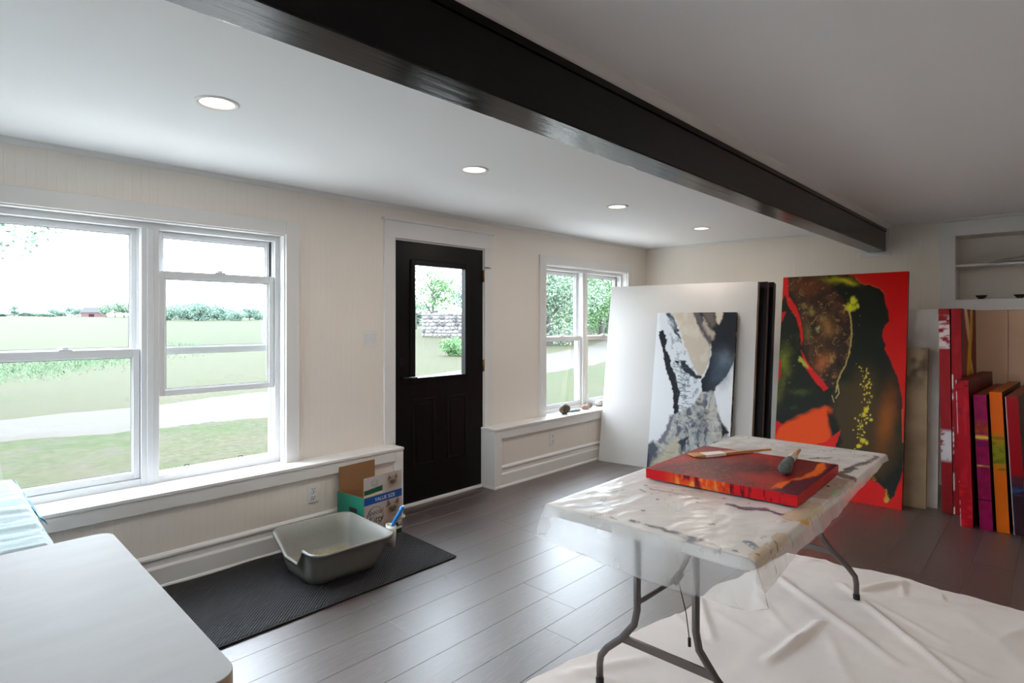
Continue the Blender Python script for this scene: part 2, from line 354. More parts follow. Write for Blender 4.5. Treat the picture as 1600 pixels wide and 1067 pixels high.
# ------------------------------------------------------------------ window ledges (boxed-out lower wall)
def ledge(nm, bb, x0, x1, stile_left, stile_right, wins):
    t = sthing(nm, ((x0 + x1) / 2, D, 0))
    MB().box(x0 + .004, x1 - .004, 3.548, D - .001, 0, .493).build('ledge_body', M['wall'], t)
    fp = MB(); bead_panel(fp, x0 + .004, x1 - .004, .02, .44, 3.542, 'x', .012); fp.build('beaded_panel', M['wall'], t, fix=False)
    MB().box(x0 + (.0855 if stile_left else 0), x1 - (.0725 if stile_right else 0), 3.522, 3.545, .420, .4935).build('apron', M['white'], t, .002)
    tp = MB().box(x0 - (.004 if stile_left else 0), x1 + (.004 if stile_right else 0), 3.516, D, .494, .512)
    for wn in wins: tp.box(wn[0] + .001, wn[1] - .001, D - .001, D + .075, .496, .5125)
    tp.build('ledge_board', M['white'], t, .002)
    if stile_right: MB().box(x1 - .072, x1, 3.521, D - .001, 0, .4935).build('stile', M['white'], t, .002)
    if stile_left: MB().box(x0, x0 + .085, 3.521, D - .001, 0, .4935).build('stile', M['white'], t, .002)
    xa, xb = x0 + (.085 if stile_left else 0), x1 - (.072 if stile_right else 0)
    b = struct(MB().prism([(3.545, 0), (3.521, 0), (3.521, .108), (3.527, .118), (3.532, .121), (3.535, .150), (3.526, .160), (3.526, .170), (3.536, .182), (3.545, .186)], xa, xb).build(bb, M['white']))
    q = []
    if stile_left:
        MB().prism([(x0, .0), (x0 - .012, 0), (x0 - .011, .012), (x0 - .004, .022), (x0, .024)], 3.512, D, 'y').build('quarter_round', M['white'], t)
    xr0 = x0 if stile_left else xa
    MB().prism([(3.521, 0), (3.511, 0), (3.512, .010), (3.517, .018), (3.521, .020)], x0, x1 + (.01 if stile_right else 0)).build('quarter_round', M['white'], t)
    if stile_right:
        MB().prism([(x1, 0), (x1 + .01, 0), (x1 + .009, .01), (x1 + .004, .018), (x1, .02)], 3.512, D, 'y').build('quarter_round', M['white'], t)
    return t
ledge('trim_4', 'baseboard_left', XB, 2.575, False, True, [W1])
ledge('trim_5', 'baseboard_left_far', 3.525, XF - .001, True, False, [W2])

# ------------------------------------------------------------------ windows
def ring(mb, x0, x1, z0, z1, y0, y1, wl_, wr, wt, wb_):
    mb.box(x0, x0 + wl_, y0, y1, z0, z1).box(x1 - wr, x1, y0, y1, z0, z1).box(x0 + wl_, x1 - wr, y0, y1, z1 - wt, z1)
    if wb_: mb.box(x0 + wl_, x1 - wr, y0, y1, z0, z0 + wb_)
    return mb
def sash(win, x0, x1, z0, z1, y0, side=.032, top=.04, bot=.04, lock=None, pulls=False):
    s = ring(MB(), x0, x1, z0, z1, y0, y0 + .034, side, side, top, bot)
    ring(s, x0 + side - .001, x1 - side + .001, z0 + bot - .001, z1 - top + .001, y0 + .008, y0 + .028, .008, .008, .008, .008)
    o = s.build('sash', M['vinyl'], win, .002)
    MB().box(x0 + side + .002, x1 - side - .002, y0 + .015, y0 + .019, z0 + bot + .002, z1 - top - .002).build('pane', M['glass'], o)
    gk = ring(MB(), x0 + side + .0065, x1 - side - .0065, z0 + bot + .0065, z1 - top - .0065, y0 + .0125, y0 + .0148, .003, .003, .003, .003)
    gk.build('gasket', M['dark'], o)
    if lock is not None:
        l = MB().box(lock - .03, lock + .03, y0 - .004, y0 + .03, z1, z1 + .008).box(lock - .014, lock + .014, y0 + .002, y0 + .026, z1 + .008, z1 + .018).box(lock - .004, lock + .03, y0 + .004, y0 + .012, z1 + .016, z1 + .021)
        l.build('sash_lock', M['vinyl'], o, .002)
    return o
def window(nm, W, mull, raised):
    x0, x1, z0, z1 = W; t = sthing(nm, ((x0 + x1) / 2, D, z0))
    cw = .086
    c = MB().box(x0 - cw, x0 + .004, D - .020, D + .002, z0, z1 + .082).box(x1 - .004, x1 + cw, D - .020, D + .002, z0, z1 + .082).box(x0 + .004, x1 - .004, D - .020, D + .002, z1 - .004, z1 + .082)
    c.build('casing', M['white'], t, .002)
    ring(MB(), x0, x1, z0 + .0005, z1, D, D + .17, .012, .012, .012, .0).build('jamb', M['white'], t)
    fy = D + .062
    fr = ring(MB(), x0 + .012, x1 - .012, z0, z1 - .012, fy, D + .168, .030, .030, .034, .040)
    for d in (0, .012): fr.box(x0 + .042, x0 + .046 + d, fy + .02 + d * 3, fy + .026 + d * 3, z0 + .04, z1 - .046).box(x1 - .046 - d, x1 - .042, fy + .02 + d * 3, fy + .026 + d * 3, z0 + .04, z1 - .046)
    fr.box(x0 + .042, x1 - .042, fy + .05, fy + .10, z0 + .040, z0 + .048)
    fr.build('window_frame', M['vinyl'], t, .002)
    m = MB().box(mull[0], mull[1], fy - .008, D + .168, z0, z1 - .046).box(mull[0] + .028, mull[1] - .028, fy - .014, fy, z0, z1 - .046).box(mull[0] - .008, mull[0], fy + .045, fy + .055, z0 + .04, z1 - .046).box(mull[1], mull[1] + .008, fy + .045, fy + .055, z0 + .04, z1 - .046)
    m.build('mullion', M['vinyl'], t, .002)
    ya, yb = fy + .010, fy + .056
    zb, zt = z0 + .044, z1 - .048; zm = (zb + zt) / 2 + .0
    for i, (a, b) in enumerate([(x0 + .044, mull[0] - .003), (mull[1] + .003, x1 - .044)]):
        lift = raised[i]
        sash(t, a, b, zm - .018, zt, yb, lock=None, top=.03, bot=.042)
        sash(t, a, b, zb + lift, zm + .024 + lift, ya, lock=(a + b) / 2, bot=.034, top=.042)
        if lift:
            for q in (.25, .72):
                xx = a + (b - a) * q; MB().tube([(xx - .013, ya + .07, z0 + .046), (xx - .013, ya + .07, z0 + .062), (xx + .013, ya + .07, z0 + .062), (xx + .013, ya + .07, z0 + .046)], .0028, 6).build('screen_pull', M['dark'], t)
    return t
window('window_1', W1, (.957, 1.046), (0, .445))
window('window_2', W2, (5.085, 5.172), (0, 0))
gd = sthing('door_2', (XB, (GD[0] + GD[1]) / 2, GD[2])); gm = (GD[0] + GD[1]) / 2  # added door out of view, brings daylight in from behind the camera
for a, b in ((GD[0], gm), (gm, GD[1])):
    lf_ = MB()
    for q in ((a + .002, a + .07), (b - .07, b - .002)): lf_.box(XB - .1, XB - .05, q[0], q[1], GD[2], GD[3])
    lf_.box(XB - .1, XB - .05, a + .07, b - .07, GD[2], GD[2] + .1).box(XB - .1, XB - .05, a + .07, b - .07, GD[3] - .08, GD[3])
    lo_ = lf_.build('door_leaf', M['vinyl'], gd, .002); MB().box(XB - .077, XB - .073, a + .072, b - .072, GD[2] + .102, GD[3] - .082).build('pane', M['glass'], lo_)

# ------------------------------------------------------------------ door
door = sthing('door_1', ((DR[0] + DR[1]) / 2, D, 0))
dx0, dx1, dz0, dz1 = DR[0] + .006, DR[1] - .006, .022, 2.054; y0, y1 = D - .004, D + .04
gx0, gx1, gz0, gz1 = 2.80, 3.338, .985, 1.882
sl = MB().box(dx0, gx0, y0, y1, dz0, dz1).box(gx1, dx1, y0, y1, dz0, dz1).box(gx0, gx1, y0, y1, gz1, dz1).box(gx0, gx1, y0, y1, dz0, gz0)
slab = sl.build('door_slab', M['black'], door, .0)
lf = MB()
for (a, b, c, d) in [(gx0 - .035, gx1 + .035, gz0 - .035, gz1 + .035)]:
    ring(lf, a, b, c, d, y0 - .012, y0 + .002, .042, .042, .042, .042); ring(lf, a + .03, b - .03, c + .03, d - .03, y0 - .006, y1, .010, .010, .010, .010)
lf.build('lite_frame', M['black'], slab, .004)
MB().box(gx0 + .004, gx1 - .004, D + .016, D + .020, gz0 + .004, gz1 - .004).build('pane', M['glass'], slab)
for (a, b) in [(2.787, 3.005), (3.135, 3.352)]:
    p = MB(); ring(p, a, b, .30, .825, y0 - .006, y0 + .001, .016, .016, .016, .016); p.box(a + .04, b - .04, y0 - .005, y0 + .001, .34, .785)
    p.build('raised_panel', M['black'], slab, .004)
MB().tube([(2.685, y0 - .002, 1.0), (2.685, y0 - .010, 1.0)], .03, 20).tube([(2.685, y0, 1.0), (2.685, y0 - .05, 1.0), (2.70, y0 - .055, 1.0), (2.79, y0 - .05, .998)], .009, 10).build('door_handle', M['black'], door)
MB().tube([(2.685, y0 - .002, 1.12), (2.685, y0 - .018, 1.12)], .028, 20).build('deadbolt', M['black'], door)
for z in (1.83, 1.05, .255):
    MB().tube([(DR[1] - .003, D - .012, z - .05), (DR[1] - .003, D - .012, z + .05)], .008, 10).box(DR[1] - .002, DR[1] + .006, D - .006, D + .02, z - .048, z + .048).build('hinge', M['brass'], door)
MB().tube([(DR[1] + .006, D - .022, 1.905), (DR[1] + .02, D - .05, 1.905), (DR[1] + .07, D - .03, 1.902)], .004, 8).build('door_stop', M['chrome'], door)
jm = MB().box(DR[0] - .02, DR[0] + .004, D - .002, D + .17, 0, DR[3]).box(DR[1] - .004, DR[1] + .02, D - .002, D + .17, 0, DR[3]).box(DR[0], DR[1], D - .002, D + .17, DR[3] - .005, DR[3] + .02)
jm.build('jamb', M['white'], door)
MB().box(DR[0] + .004, DR[1] - .004, D - .03, D + .17, 0, .018).build('threshold', M['white'], door, .003)
cs = MB().box(DR[0] - .103, DR[0] - .006, D - .02, D + .001, .512, DR[3] + .006).box(DR[1] + .006, DR[1] + .104, D - .02, D + .001, .0, DR[3] + .006)
cs.box(DR[0] - .103, DR[1] + .104, D - .022, D + .001, DR[3] + .006, DR[3] + .135).box(DR[0] - .118, DR[1] + .119, D - .036, D + .001, DR[3] + .135, DR[3] + .153)
cs.build('casing', M['white'], door, .002)

# ------------------------------------------------------------------ niche in the back wall
nc = sthing('trim_6', (XF, -.3, 1.5))
MB().box(XF - .02, XF - .0045, NI[1], .782, 1.530, 2.297).box(XF - .02, XF - .0045, NI[0], NI[1], NI[3], 2.297).box(XF - .02, XF - .0045, NI[0], NI[1], 1.530, NI[2]).build('niche_casing', M['white'], nc, .002)
MB().box(XF + .27, XF + .295, NI[0], NI[1], NI[2], NI[3]).build('niche_back', M['wall'], nc)
MB().box(XF - .0045, XF + .28, NI[0], NI[1], NI[2] - .018, NI[2] + .002).build('niche_sill', M['white'], nc)
MB().box(XF, XF + .27, NI[0], NI[1], 1.906, 1.924).build('niche_shelf', M['white'], nc, .001)

# ------------------------------------------------------------------ recessed ceiling lamps, and an added row out of view
M['lens'] = mat_emit('lamp_lens', (1.0, .86, .70), 9.0)
lamp_names = ['recessed ceiling lamp above the open-sashed window', 'recessed ceiling lamp between the double window and the black door', 'recessed ceiling lamp above the floor right of the black door', 'recessed ceiling lamp closest to the back wall corner']
lamp_names += ['recessed ceiling lamp right of the beam, above the drop cloth corner', 'recessed ceiling lamp right of the beam, nearest the pale laminate table', 'recessed ceiling lamp right of the beam, nearest the filed canvases']
for i, (lx, LY) in enumerate([(q, 2.502) for q in LX] + [(q, LY2) for q in (LX2[1], LX2[0], LX2[2])]):  # the last three are the added fill lamps
    t = thing('ceiling_lamp', lamp_names[i], 'lamp', (lx, LY, ZC), 0, 'recessed lamps in the ceiling')
    MB().lathe((lx, LY, ZC), [(LR - .004, .002), (LR - .002, -.004), (LR + .010, -.006), (LR + .016, -.003), (LR + .017, .0)]).build('trim_ring', M['white'], t, fix=False)
    MB().lathe((lx, LY, ZC), [(LR - .003, 0), (LR - .012, .04)]).build('baffle', M['white'], t, fix=False)
    MB().lathe((lx, LY, ZC + .04), [(LR - .010, 0), (.03, .0015), (.0005, .002)]).build('lens', M['lens'], t, fix=False)
    ld = bpy.data.lights.new('lamp_light', 'AREA'); ld.shape = 'DISK'; ld.size = .1; ld.energy = LAMP_W * (1 if i < 4 else .8); ld.color = (1.0, .89, .78)
    lo = bpy.data.objects.new('lamp_light', ld); COL.objects.link(lo); lo.location = (0, 0, -.0065); lo.parent = t

# ================================================================== OUTDOORS
ZG = -.35; RE = 15.5
def ex(c): return tuple(lin(c) / RE)
def gz(x, y):
    r = math.hypot(x, y); return ZG + max(0, r - 45) * .0128
def mat_ext(name, col, var=.25, vs_=3.0, rough=.9, vcol=False, sc2=None, trans=0):
    m = bpy.data.materials.new(name); m.use_nodes = True; nt = m.node_tree; b = nt.nodes['Principled BSDF']; L = nt.links.new
    b.inputs['Roughness'].default_value = rough; b.inputs['Specular IOR Level'].default_value = .08
    tc = N(nt, 'ShaderNodeTexCoord'); n = N(nt, 'ShaderNodeTexNoise'); n.inputs['Scale'].default_value = vs_; n.inputs['Detail'].default_value = 8; n.inputs['Roughness'].default_value = .7; L(tc.outputs['Object'], n.inputs[0])
    r = N(nt, 'ShaderNodeMapRange'); r.inputs[1].default_value = .3; r.inputs[2].default_value = .7; r.inputs[3].default_value = 1 - var; r.inputs[4].default_value = 1 + var; L(n.outputs[0], r.inputs[0])
    mx = N(nt, 'ShaderNodeVectorMath', operation='SCALE'); L(r.outputs[0], mx.inputs['Scale'])
    if vcol: a = N(nt, 'ShaderNodeVertexColor', layer_name='Col'); L(a.outputs[0], mx.inputs[0])
    else: mx.inputs[0].default_value = ex(col)
    L(mx.outputs[0], b.inputs['Base Color']); return m
def vcol_mesh(me, cols):
    at = me.color_attributes.new('Col', 'FLOAT_COLOR', 'POINT'); c = np.concatenate([cols, np.ones((len(cols), 1))], 1); at.data.foreach_set('color', c.astype(np.float32).ravel())
# lawn and hayfield
rs = np.concatenate([[.5, 2.0], np.geomspace(3.5, 720, 190)]); th = np.linspace(0, 2 * math.pi, 301)[:-1]
R_, T_ = np.meshgrid(rs, th, indexing='ij'); gx, gy = (R_ * np.cos(T_)).ravel(), (R_ * np.sin(T_)).ravel()
gzz = np.array([gz(a, b) for a, b in zip(gx, gy)]); nth = len(th)
gf = [(i * nth + k, i * nth + (k + 1) % nth, (i + 1) * nth + (k + 1) % nth, (i + 1) * nth + k) for i in range(len(rs) - 1) for k in range(nth)]
me = bpy.data.meshes.new('lawn'); me.from_pydata(list(zip(gx, gy, gzz)), [], gf)
edge = gy - (21.5 + gx * 1.45 + 6 * (fbm(gx / 9, gy / 9, 4) - .5))       # > 0 : in the hayfield
n1 = fbm(gx / 2.2, gy / 2.2, 11); n2 = fbm(gx / 25, gy / 9, 12); n3 = fbm(gx * 1.3, gy * 1.3, 13)
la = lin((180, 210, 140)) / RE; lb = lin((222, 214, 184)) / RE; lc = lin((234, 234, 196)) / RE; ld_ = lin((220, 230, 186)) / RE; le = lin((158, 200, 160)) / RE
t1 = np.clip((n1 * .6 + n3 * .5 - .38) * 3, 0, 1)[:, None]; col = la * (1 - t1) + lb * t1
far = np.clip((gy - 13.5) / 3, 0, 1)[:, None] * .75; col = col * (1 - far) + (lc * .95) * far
inf = np.clip(edge / 1.5, 0, 1)[:, None]; fld = lc * (1 - np.clip(n2 * 2 - .5, 0, 1)[:, None]) + ld_ * np.clip(n2 * 2 - .5, 0, 1)[:, None]
col = col * (1 - inf) + fld * inf
le = lin((150, 200, 130)) / RE; bnd = (np.exp(-((edge - 1.0) / 2.6) ** 2) * np.clip((gy - 16) / 6, 0, 1) * np.clip((14 - gx) / 8, 0, 1) * .85)[:, None]; col = col * (1 - bnd) + le * bnd
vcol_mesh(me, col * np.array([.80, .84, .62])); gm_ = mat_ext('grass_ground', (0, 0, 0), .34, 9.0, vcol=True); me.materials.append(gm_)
nt = gm_.node_tree; vc = [n for n in nt.nodes if n.type == 'VERTEX_COLOR'][0]; vm = [n for n in nt.nodes if n.type == 'VECT_MATH'][0]
tcn = N(nt, 'ShaderNodeTexCoord'); nz = N(nt, 'ShaderNodeTexNoise'); nz.inputs['Scale'].default_value = 2.2; nz.inputs['Detail'].default_value = 10; nz.inputs['Roughness'].default_value = .72; nt.links.new(tcn.outputs['Object'], nz.inputs[0])
mr = N(nt, 'ShaderNodeMapRange'); mr.inputs[1].default_value = .46; mr.inputs[2].default_value = .62; mr.inputs[4].default_value = .75; nt.links.new(nz.outputs[0], mr.inputs[0])
mxs = N(nt, 'ShaderNodeMix', data_type='RGBA'); nt.links.new(mr.outputs[0], mxs.inputs[0]); nt.links.new(vc.outputs[0], mxs.inputs[6]); mxs.inputs[7].default_value = (*(lin((232, 218, 190)) / RE * .8), 1); nt.links.new(mxs.outputs[2], vm.inputs[0])
lawn = bpy.data.objects.new('lawn', me); COL.objects.link(lawn); struct(lawn)
# gravel drive
near = [(-40, 14.5), (-12, 12.2), (1, 11.2), (4.7, 10.7), (9.5, 11.2), (15.3, 12.7), (21.7, 14.6), (34, 19.5), (60, 31)]
farp = [(-40, 17.5), (-12, 15.0), (1.3, 14.1), (6.6, 15.0), (11.8, 15.6), (18, 17.8), (25.5, 21.3), (42.7, 29.5), (62, 42)]
def cr_sample(P, n):
    P = np.array(P, float); out = []
    for q in np.linspace(0, len(P) - 1.0001, n):
        i = int(q); t = q - i; p0, p1, p2, p3 = P[max(i - 1, 0)], P[i], P[min(i + 1, len(P) - 1)], P[min(i + 2, len(P) - 1)]
        out.append(.5 * ((2 * p1) + (-p0 + p2) * t + (2 * p0 - 5 * p1 + 4 * p2 - p3) * t * t + (-p0 + 3 * p1 - 3 * p2 + p3) * t ** 3))
    return out
NR = 600; na, nb = cr_sample(near, NR), cr_sample(farp, NR); rd = MB()
def rdpt(i, j):
    k = min(int(round(i * (NR - 1))), NR - 1); a, b = na[k], nb[k]; wob = .45 * (fbm(np.array(k * .10), np.array(j * 9.3), 5) - .5) * 2 * (j in (0, 1))
    q = a * (1 - j) + b * j + (b - a) / np.linalg.norm(b - a) * wob
    return (q[0], q[1], gz(q[0], q[1]) + (-.012 if j in (0, 1) else .022))
rd.grid(rdpt, NR - 1, 8)
struct(rd.build('driveway', mat_ext('pale_gravel', (252, 240, 226), .14, 9), fix=False))

conc = mat('pale_concrete', (170, 165, 158), .9, var=.06, vscale=2)  # unseen pale paving along the house, added to bounce daylight onto the ceiling
struct(MB().box(XB - .2, XF + 2, D + .18, 7.6, ZG - .1, ZG + .02).build('walkway', conc))
struct(MB().box(XB - 4.6, XB - .17, -1.0, 7.6, ZG - .1, ZG + .02).build('terrace', conc))
def leafmesh(blobs, n, size, seed, name='crown', cols=None):
    rg = np.random.RandomState(seed); vol = np.array([b[3] * b[4] * b[5] for b in blobs]) ** .67; pk = rg.choice(len(blobs), n, p=vol / vol.sum())
    B = np.array(blobs)[pk]; d = rg.normal(size=(n, 3)); d /= np.linalg.norm(d, axis=1)[:, None]
    r = rg.uniform(.55, 1.0, n)[:, None] ** .7; P = B[:, :3] + d * r * B[:, 3:6]
    a = rg.normal(size=(n, 3)); a /= np.linalg.norm(a, axis=1)[:, None]; b = np.cross(a, rg.normal(size=(n, 3))); b /= np.linalg.norm(b, axis=1)[:, None]
    s = size * rg.uniform(.6, 1.4, n)[:, None]
    V = np.stack([P - a * s, P + b * s * .55, P + a * s, P - b * s * .55], 1).reshape(-1, 3)
    me = bpy.data.meshes.new(name); me.from_pydata(V.tolist(), [], [(4 * i, 4 * i + 1, 4 * i + 2, 4 * i + 3) for i in range(n)])
    return me
def leaf_mat(name, alb, var):
    m = mat_ext(name, (200, 200, 200), var, 1.2); [n for n in m.node_tree.nodes if n.type == 'VECT_MATH'][0].inputs[0].default_value = alb; return m
LEAF = [leaf_mat('leaf_teal', (.19, .27, .22), .3), leaf_mat('leaf_green', (.13, .225, .105), .4), leaf_mat('leaf_pale', (.21, .29, .21), .4), leaf_mat('leaf_olive', (.34, .36, .26), .45)]
BARK = leaf_mat('bark', (.10, .095, .09), .3)
protos = {}
def tree(kind, x, y, hgt, wid, label, leaf, group, n=900, lsize=.4, seed=0, base=None, cat='tree', nm='tree'):
    z = gz(x, y) if base is None else base; key = (kind, leaf, n, lsize)
    if key not in protos:
        rg = random.Random(seed + 3)
        if kind == 'round': bl = [(rg.uniform(-.28, .28), rg.uniform(-.28, .28), rg.uniform(.45, .82), .26, .26, .20) for _ in range(9)]
        elif kind == 'tall': bl = [(rg.uniform(-.2, .2), rg.uniform(-.2, .2), .3 + .6 * k / 8, .2 - .012 * k, .2 - .012 * k, .13) for k in range(9)]
        elif kind == 'low': bl = [(rg.uniform(-.32, .32), rg.uniform(-.32, .32), rg.uniform(.22, .7), .24, .24, .28) for _ in range(9)]
        else: bl = [(0, 0, .1 + .85 * k / 6, .34 * (1 - k / 6.6), .34 * (1 - k / 6.6), .1) for k in range(7)]
        cr = leafmesh([(a * 10, b * 10, c * 10, d * 10, e * 10, f * 10) for a, b, c, d, e, f in bl], n, lsize, seed)
        cr.materials.append(LEAF[leaf])
        tk = MB().tube([(0, 0, -.3), (.05, 0, 2.0), (-.08, .1, 4.5), (.1, -.1, 7.5)], [.28, .22, .16, .05], 8)
        for q in range(5):
            an = q * 1.3; tk.tube([(0, 0, 2.4 + q * .8), (math.cos(an) * 1.4, math.sin(an) * 1.4, 4 + q * .8), (math.cos(an) * 2.4, math.sin(an) * 2.4, 5.4 + q * .7)], [.12, .08, .03], 6)
        tm = tk.mesh('trunk'); tm.materials.append(BARK); protos[key] = (cr, tm)
    cr, tm = protos[key]
    t = thing(nm, label, cat, (x, y, z), random.uniform(0, 6.28), group)
    for nmm, m_ in (('crown', cr), ('trunk', tm)):
        o = bpy.data.objects.new(nmm, m_); COL.objects.link(o); o.parent = t
    t.scale = (wid / 8.0, wid / 8.0, hgt / 10.0)
    return t
def at(u, dist, z=None):
    d = ray(u, HY); d = d / np.linalg.norm(d); return d[0] * dist, d[1] * dist
# tree line behind the hayfield, seen through the double window
def far_tree(u, dist, vtop, wpx, kind, leaf, label, seed, group='trees along the far field'):
    x, y = at(u, dist); dep = np.array([x, y, 0]) @ FW; zt = H + (HY - vtop) * dep / F; zb = gz(x, y) - .5
    tree(kind, x, y, (zt - zb) / .98, wpx * dep / F * 1.0, label, leaf, group, 4500, .36, seed, base=zb)
LT = 'small hazy tree on the horizon beyond the field'
for i, (u, vt, wp, kd) in enumerate([(3, 488, 26, 'low'), (22, 478, 18, 'tall'), (36, 486, 26, 'low'), (52, 487, 26, 'low'), (68, 488, 24, 'low'), (84, 482, 16, 'round'), (97, 485, 20, 'low'), (112, 480, 18, 'round'), (122, 482, 18, 'round'), (-16, 484, 26, 'low')]):
    far_tree(u, 420 + 24 * (i % 4), vt, wp * .9, kd, 0, LT, i % 3)
for i, (u, vt, wp) in enumerate([(166, 474, 22), (180, 470, 26), (194, 472, 26), (208, 473, 26), (224, 472, 26)]):
    far_tree(u, 350 + 22 * (i % 3), vt, wp * .95, 'round', 2, 'pale leafy tree beside the red barn', i % 3, 'trees by the barn')
for i, (u, vt, wp, kd) in enumerate([(240, 473, 30, 'low'), (262, 475, 34, 'low'), (280, 472, 34, 'low'), (298, 470, 36, 'low'), (316, 470, 36, 'low'), (332, 471, 34, 'low'), (346, 478, 28, 'low'), (360, 482, 26, 'low'), (372, 484, 24, 'low'), (390, 481, 26, 'round'), (403, 484, 22, 'low'), (420, 482, 26, 'low')]):
    far_tree(u, 215 + 16 * (i % 4), vt, wp * .95, kd, 0, 'dense green tree in the hedgerow seen through the raised sash', i % 3, 'hedgerow trees behind the raised sash')
# red barn
bx, by = at(146, 410); dep = np.array([bx, by, 0]) @ FW; sc = dep / F; zb = gz(bx, by) - .3
barn = thing('barn', 'distant red barn with a grey roof at the end of the hayfield', 'barn', (bx, by, zb), 0)
wdt = 27 * sc; hz = 7.5 * sc
dxn = RT[:2]; bang = math.atan2(dxn[1], dxn[0]); barn.rotation_euler.z = bang
def bpart(nm, vs_, fs, m_):
    me = MB().add(vs_, fs).mesh(nm); me.materials.append(m_); o = bpy.data.objects.new(nm, me); COL.objects.link(o); o.parent = barn; return o
b2 = MB().box(-wdt / 2, wdt / 2, -3, 3, 0, hz); bpart('barn_wall', b2.v, b2.f, leaf_mat('barn_red', (.11, .068, .068), .1))
b2 = MB().prism([(-3.4, hz), (3.4, hz), (0, hz + 3.2)], -wdt / 2 - .4, wdt / 2 + .4); bpart('barn_roof', b2.v, b2.f, leaf_mat('barn_roof', (.058, .06, .064), .06))
b2 = MB().box(-.5, 2.5, -3.08, -2.98, 0, hz * .7); bpart('barn_door', b2.v, b2.f, mat_ext('barn_door', (170, 120, 125), .1, 1))
# ruined stone wall seen through the door glass
sx, sy = at(659, 62); swx, swy = at(742, 60)
sw = thing('stone_wall', 'ruined fieldstone wall standing on the lawn beyond the door glass', 'stone wall', (sx, sy, gz(sx, sy)))
e = np.array([swx - sx, swy - sy]); Lw = np.linalg.norm(e); e /= Lw; nrm = np.array([e[1], -e[0]])
hw = (523 - 486) / F * (np.array([sx, sy, 0]) @ FW)
MB().obox((sx, sy, gz(sx, sy) - .3), (e[0], e[1], 0), (-nrm[0], -nrm[1], 0), (0, 0, 1), Lw, .6, hw + .25).build('mortar_core', leaf_mat('mortar', (.17, .165, .16), .1), sw)
stm = [leaf_mat('fieldstone', (.20, .19, .19), .15), leaf_mat('fieldstone_tan', (.15, .135, .125), .2), leaf_mat('fieldstone_dark', (.08, .078, .084), .2)]
srg = random.Random(5); smesh = []
for k in range(5):
    bmm = bmesh.new(); bmesh.ops.create_icosphere(bmm, subdivisions=1, radius=.5)
    for v in bmm.verts: v.co *= srg.uniform(.85, 1.15)
    mm = bpy.data.meshes.new('stone'); bmm.to_mesh(mm); bmm.free(); smesh.append(mm)
smv = []
for mm in smesh:
    for m_ in stm: q = mm.copy(); q.materials.append(m_); smv.append(q)
zc = 0; 
while zc < hw:
    rh = srg.uniform(.28, .42); xx = srg.uniform(-.1, .05)
    while xx < Lw - .1:
        wd_ = srg.uniform(.3, .75); o = bpy.data.objects.new('stone', srg.choice(smv[0::3] * 4 + smv[1::3] * 2 + smv[2::3])); COL.objects.link(o); o.parent = sw
        q = e * (xx + wd_ / 2) + nrm * .02; o.location = (q[0], q[1], zc + rh / 2); o.scale = (wd_ * 1.0, .3, rh * 1.05); o.rotation_euler = (0, 0, math.atan2(e[1], e[0])); xx += wd_ * .96
    zc += rh * .95
x, y = at(676, 78); tree('round', x, y, 9.5, 6.6, 'airy green tree rising behind the fieldstone wall', 1, None, 8000, .13, 4)
x, y = at(650, 94); tree('round', x, y, 6.4, 4.0, 'smaller tree at the end of the fieldstone wall', 2, None, 4000, .13, 5)
x, y = at(722, 74); tree('spruce', x, y, 7.6, 4.2, 'dark spruce at the edge of the door glass', 0, None, 6000, .13, 6)
x, y = at(636, 130); tree('low', x, y, 5, 14, 'low hedge tree far behind the door', 0, None, 900, .5, 2)
x, y = at(716, 31); b = tree('low', x, y, 1.35, 1.25, 'round bright green bush growing in front of the fieldstone wall', 1, None, 5000, .32, 7, base=gz(x, y) - .28, cat='bush', nm='bush')
# trees across the drive, seen through the smaller window
for (u_, d_, h_, w_, lf_, lb_) in [(858, 45, 9.0, 8.5, 2, 'broad leafy tree across the drive showing in the sash near the black door'), (898, 68, 12.5, 10.0, 3, 'leafy tree with pale blossom across the drive behind the window mullion'), (940, 56, 11.0, 9.0, 1, 'dense tree across the drive partly hidden by the white canvas'), (872, 82, 16, 11.0, 0, 'tall bluish tree behind the trees across the drive'), (922, 96, 18, 13.0, 2, 'tall pale tree farther back behind the white canvas')]:
    x, y = at(u_, d_); tree('low', x, y, h_, w_, lb_, lf_, None, 32000, .10, int(u_) % 11)
# near tree whose branch reaches into the upper left of the double window
x, y = at(-150, 17.5); tree('round', x, y, 6.6, 5.2, 'leafy branch of a garden tree hanging into view over the drive', 0, None, 9000, .10, 3)
# tall weeds along the field edge
rg = np.random.RandomState(3); V = []; Fq = []
for k in range(16000):
    x = rg.uniform(-22, 16); y = 21.5 + x * 1.45 + rg.normal() * 2.2 + rg.uniform(-1, 6); 
    if y < 22 or (x > 9 and rg.rand() < .5): continue
    h_ = rg.uniform(.06, .17); a = rg.uniform(0, 6.28); wv = .014; z = gz(x, y); b_ = len(V); lx, ly = rg.normal() * .12, rg.normal() * .12
    V += [(x - math.cos(a) * wv, y - math.sin(a) * wv, z), (x + math.cos(a) * wv, y + math.sin(a) * wv, z), (x + lx, y + ly, z + h_)]; Fq.append((b_, b_ + 1, b_ + 2))
me = bpy.data.meshes.new('tall_grass'); me.from_pydata(V, [], Fq); me.materials.append(leaf_mat('tall_grass', (.085, .14, .075), .3))
tg = bpy.data.objects.new('tall_grass', me); COL.objects.link(tg); tg['kind'] = 'stuff'; tag(tg, 'tall green grass and weeds along the edge of the hayfield', 'grass')

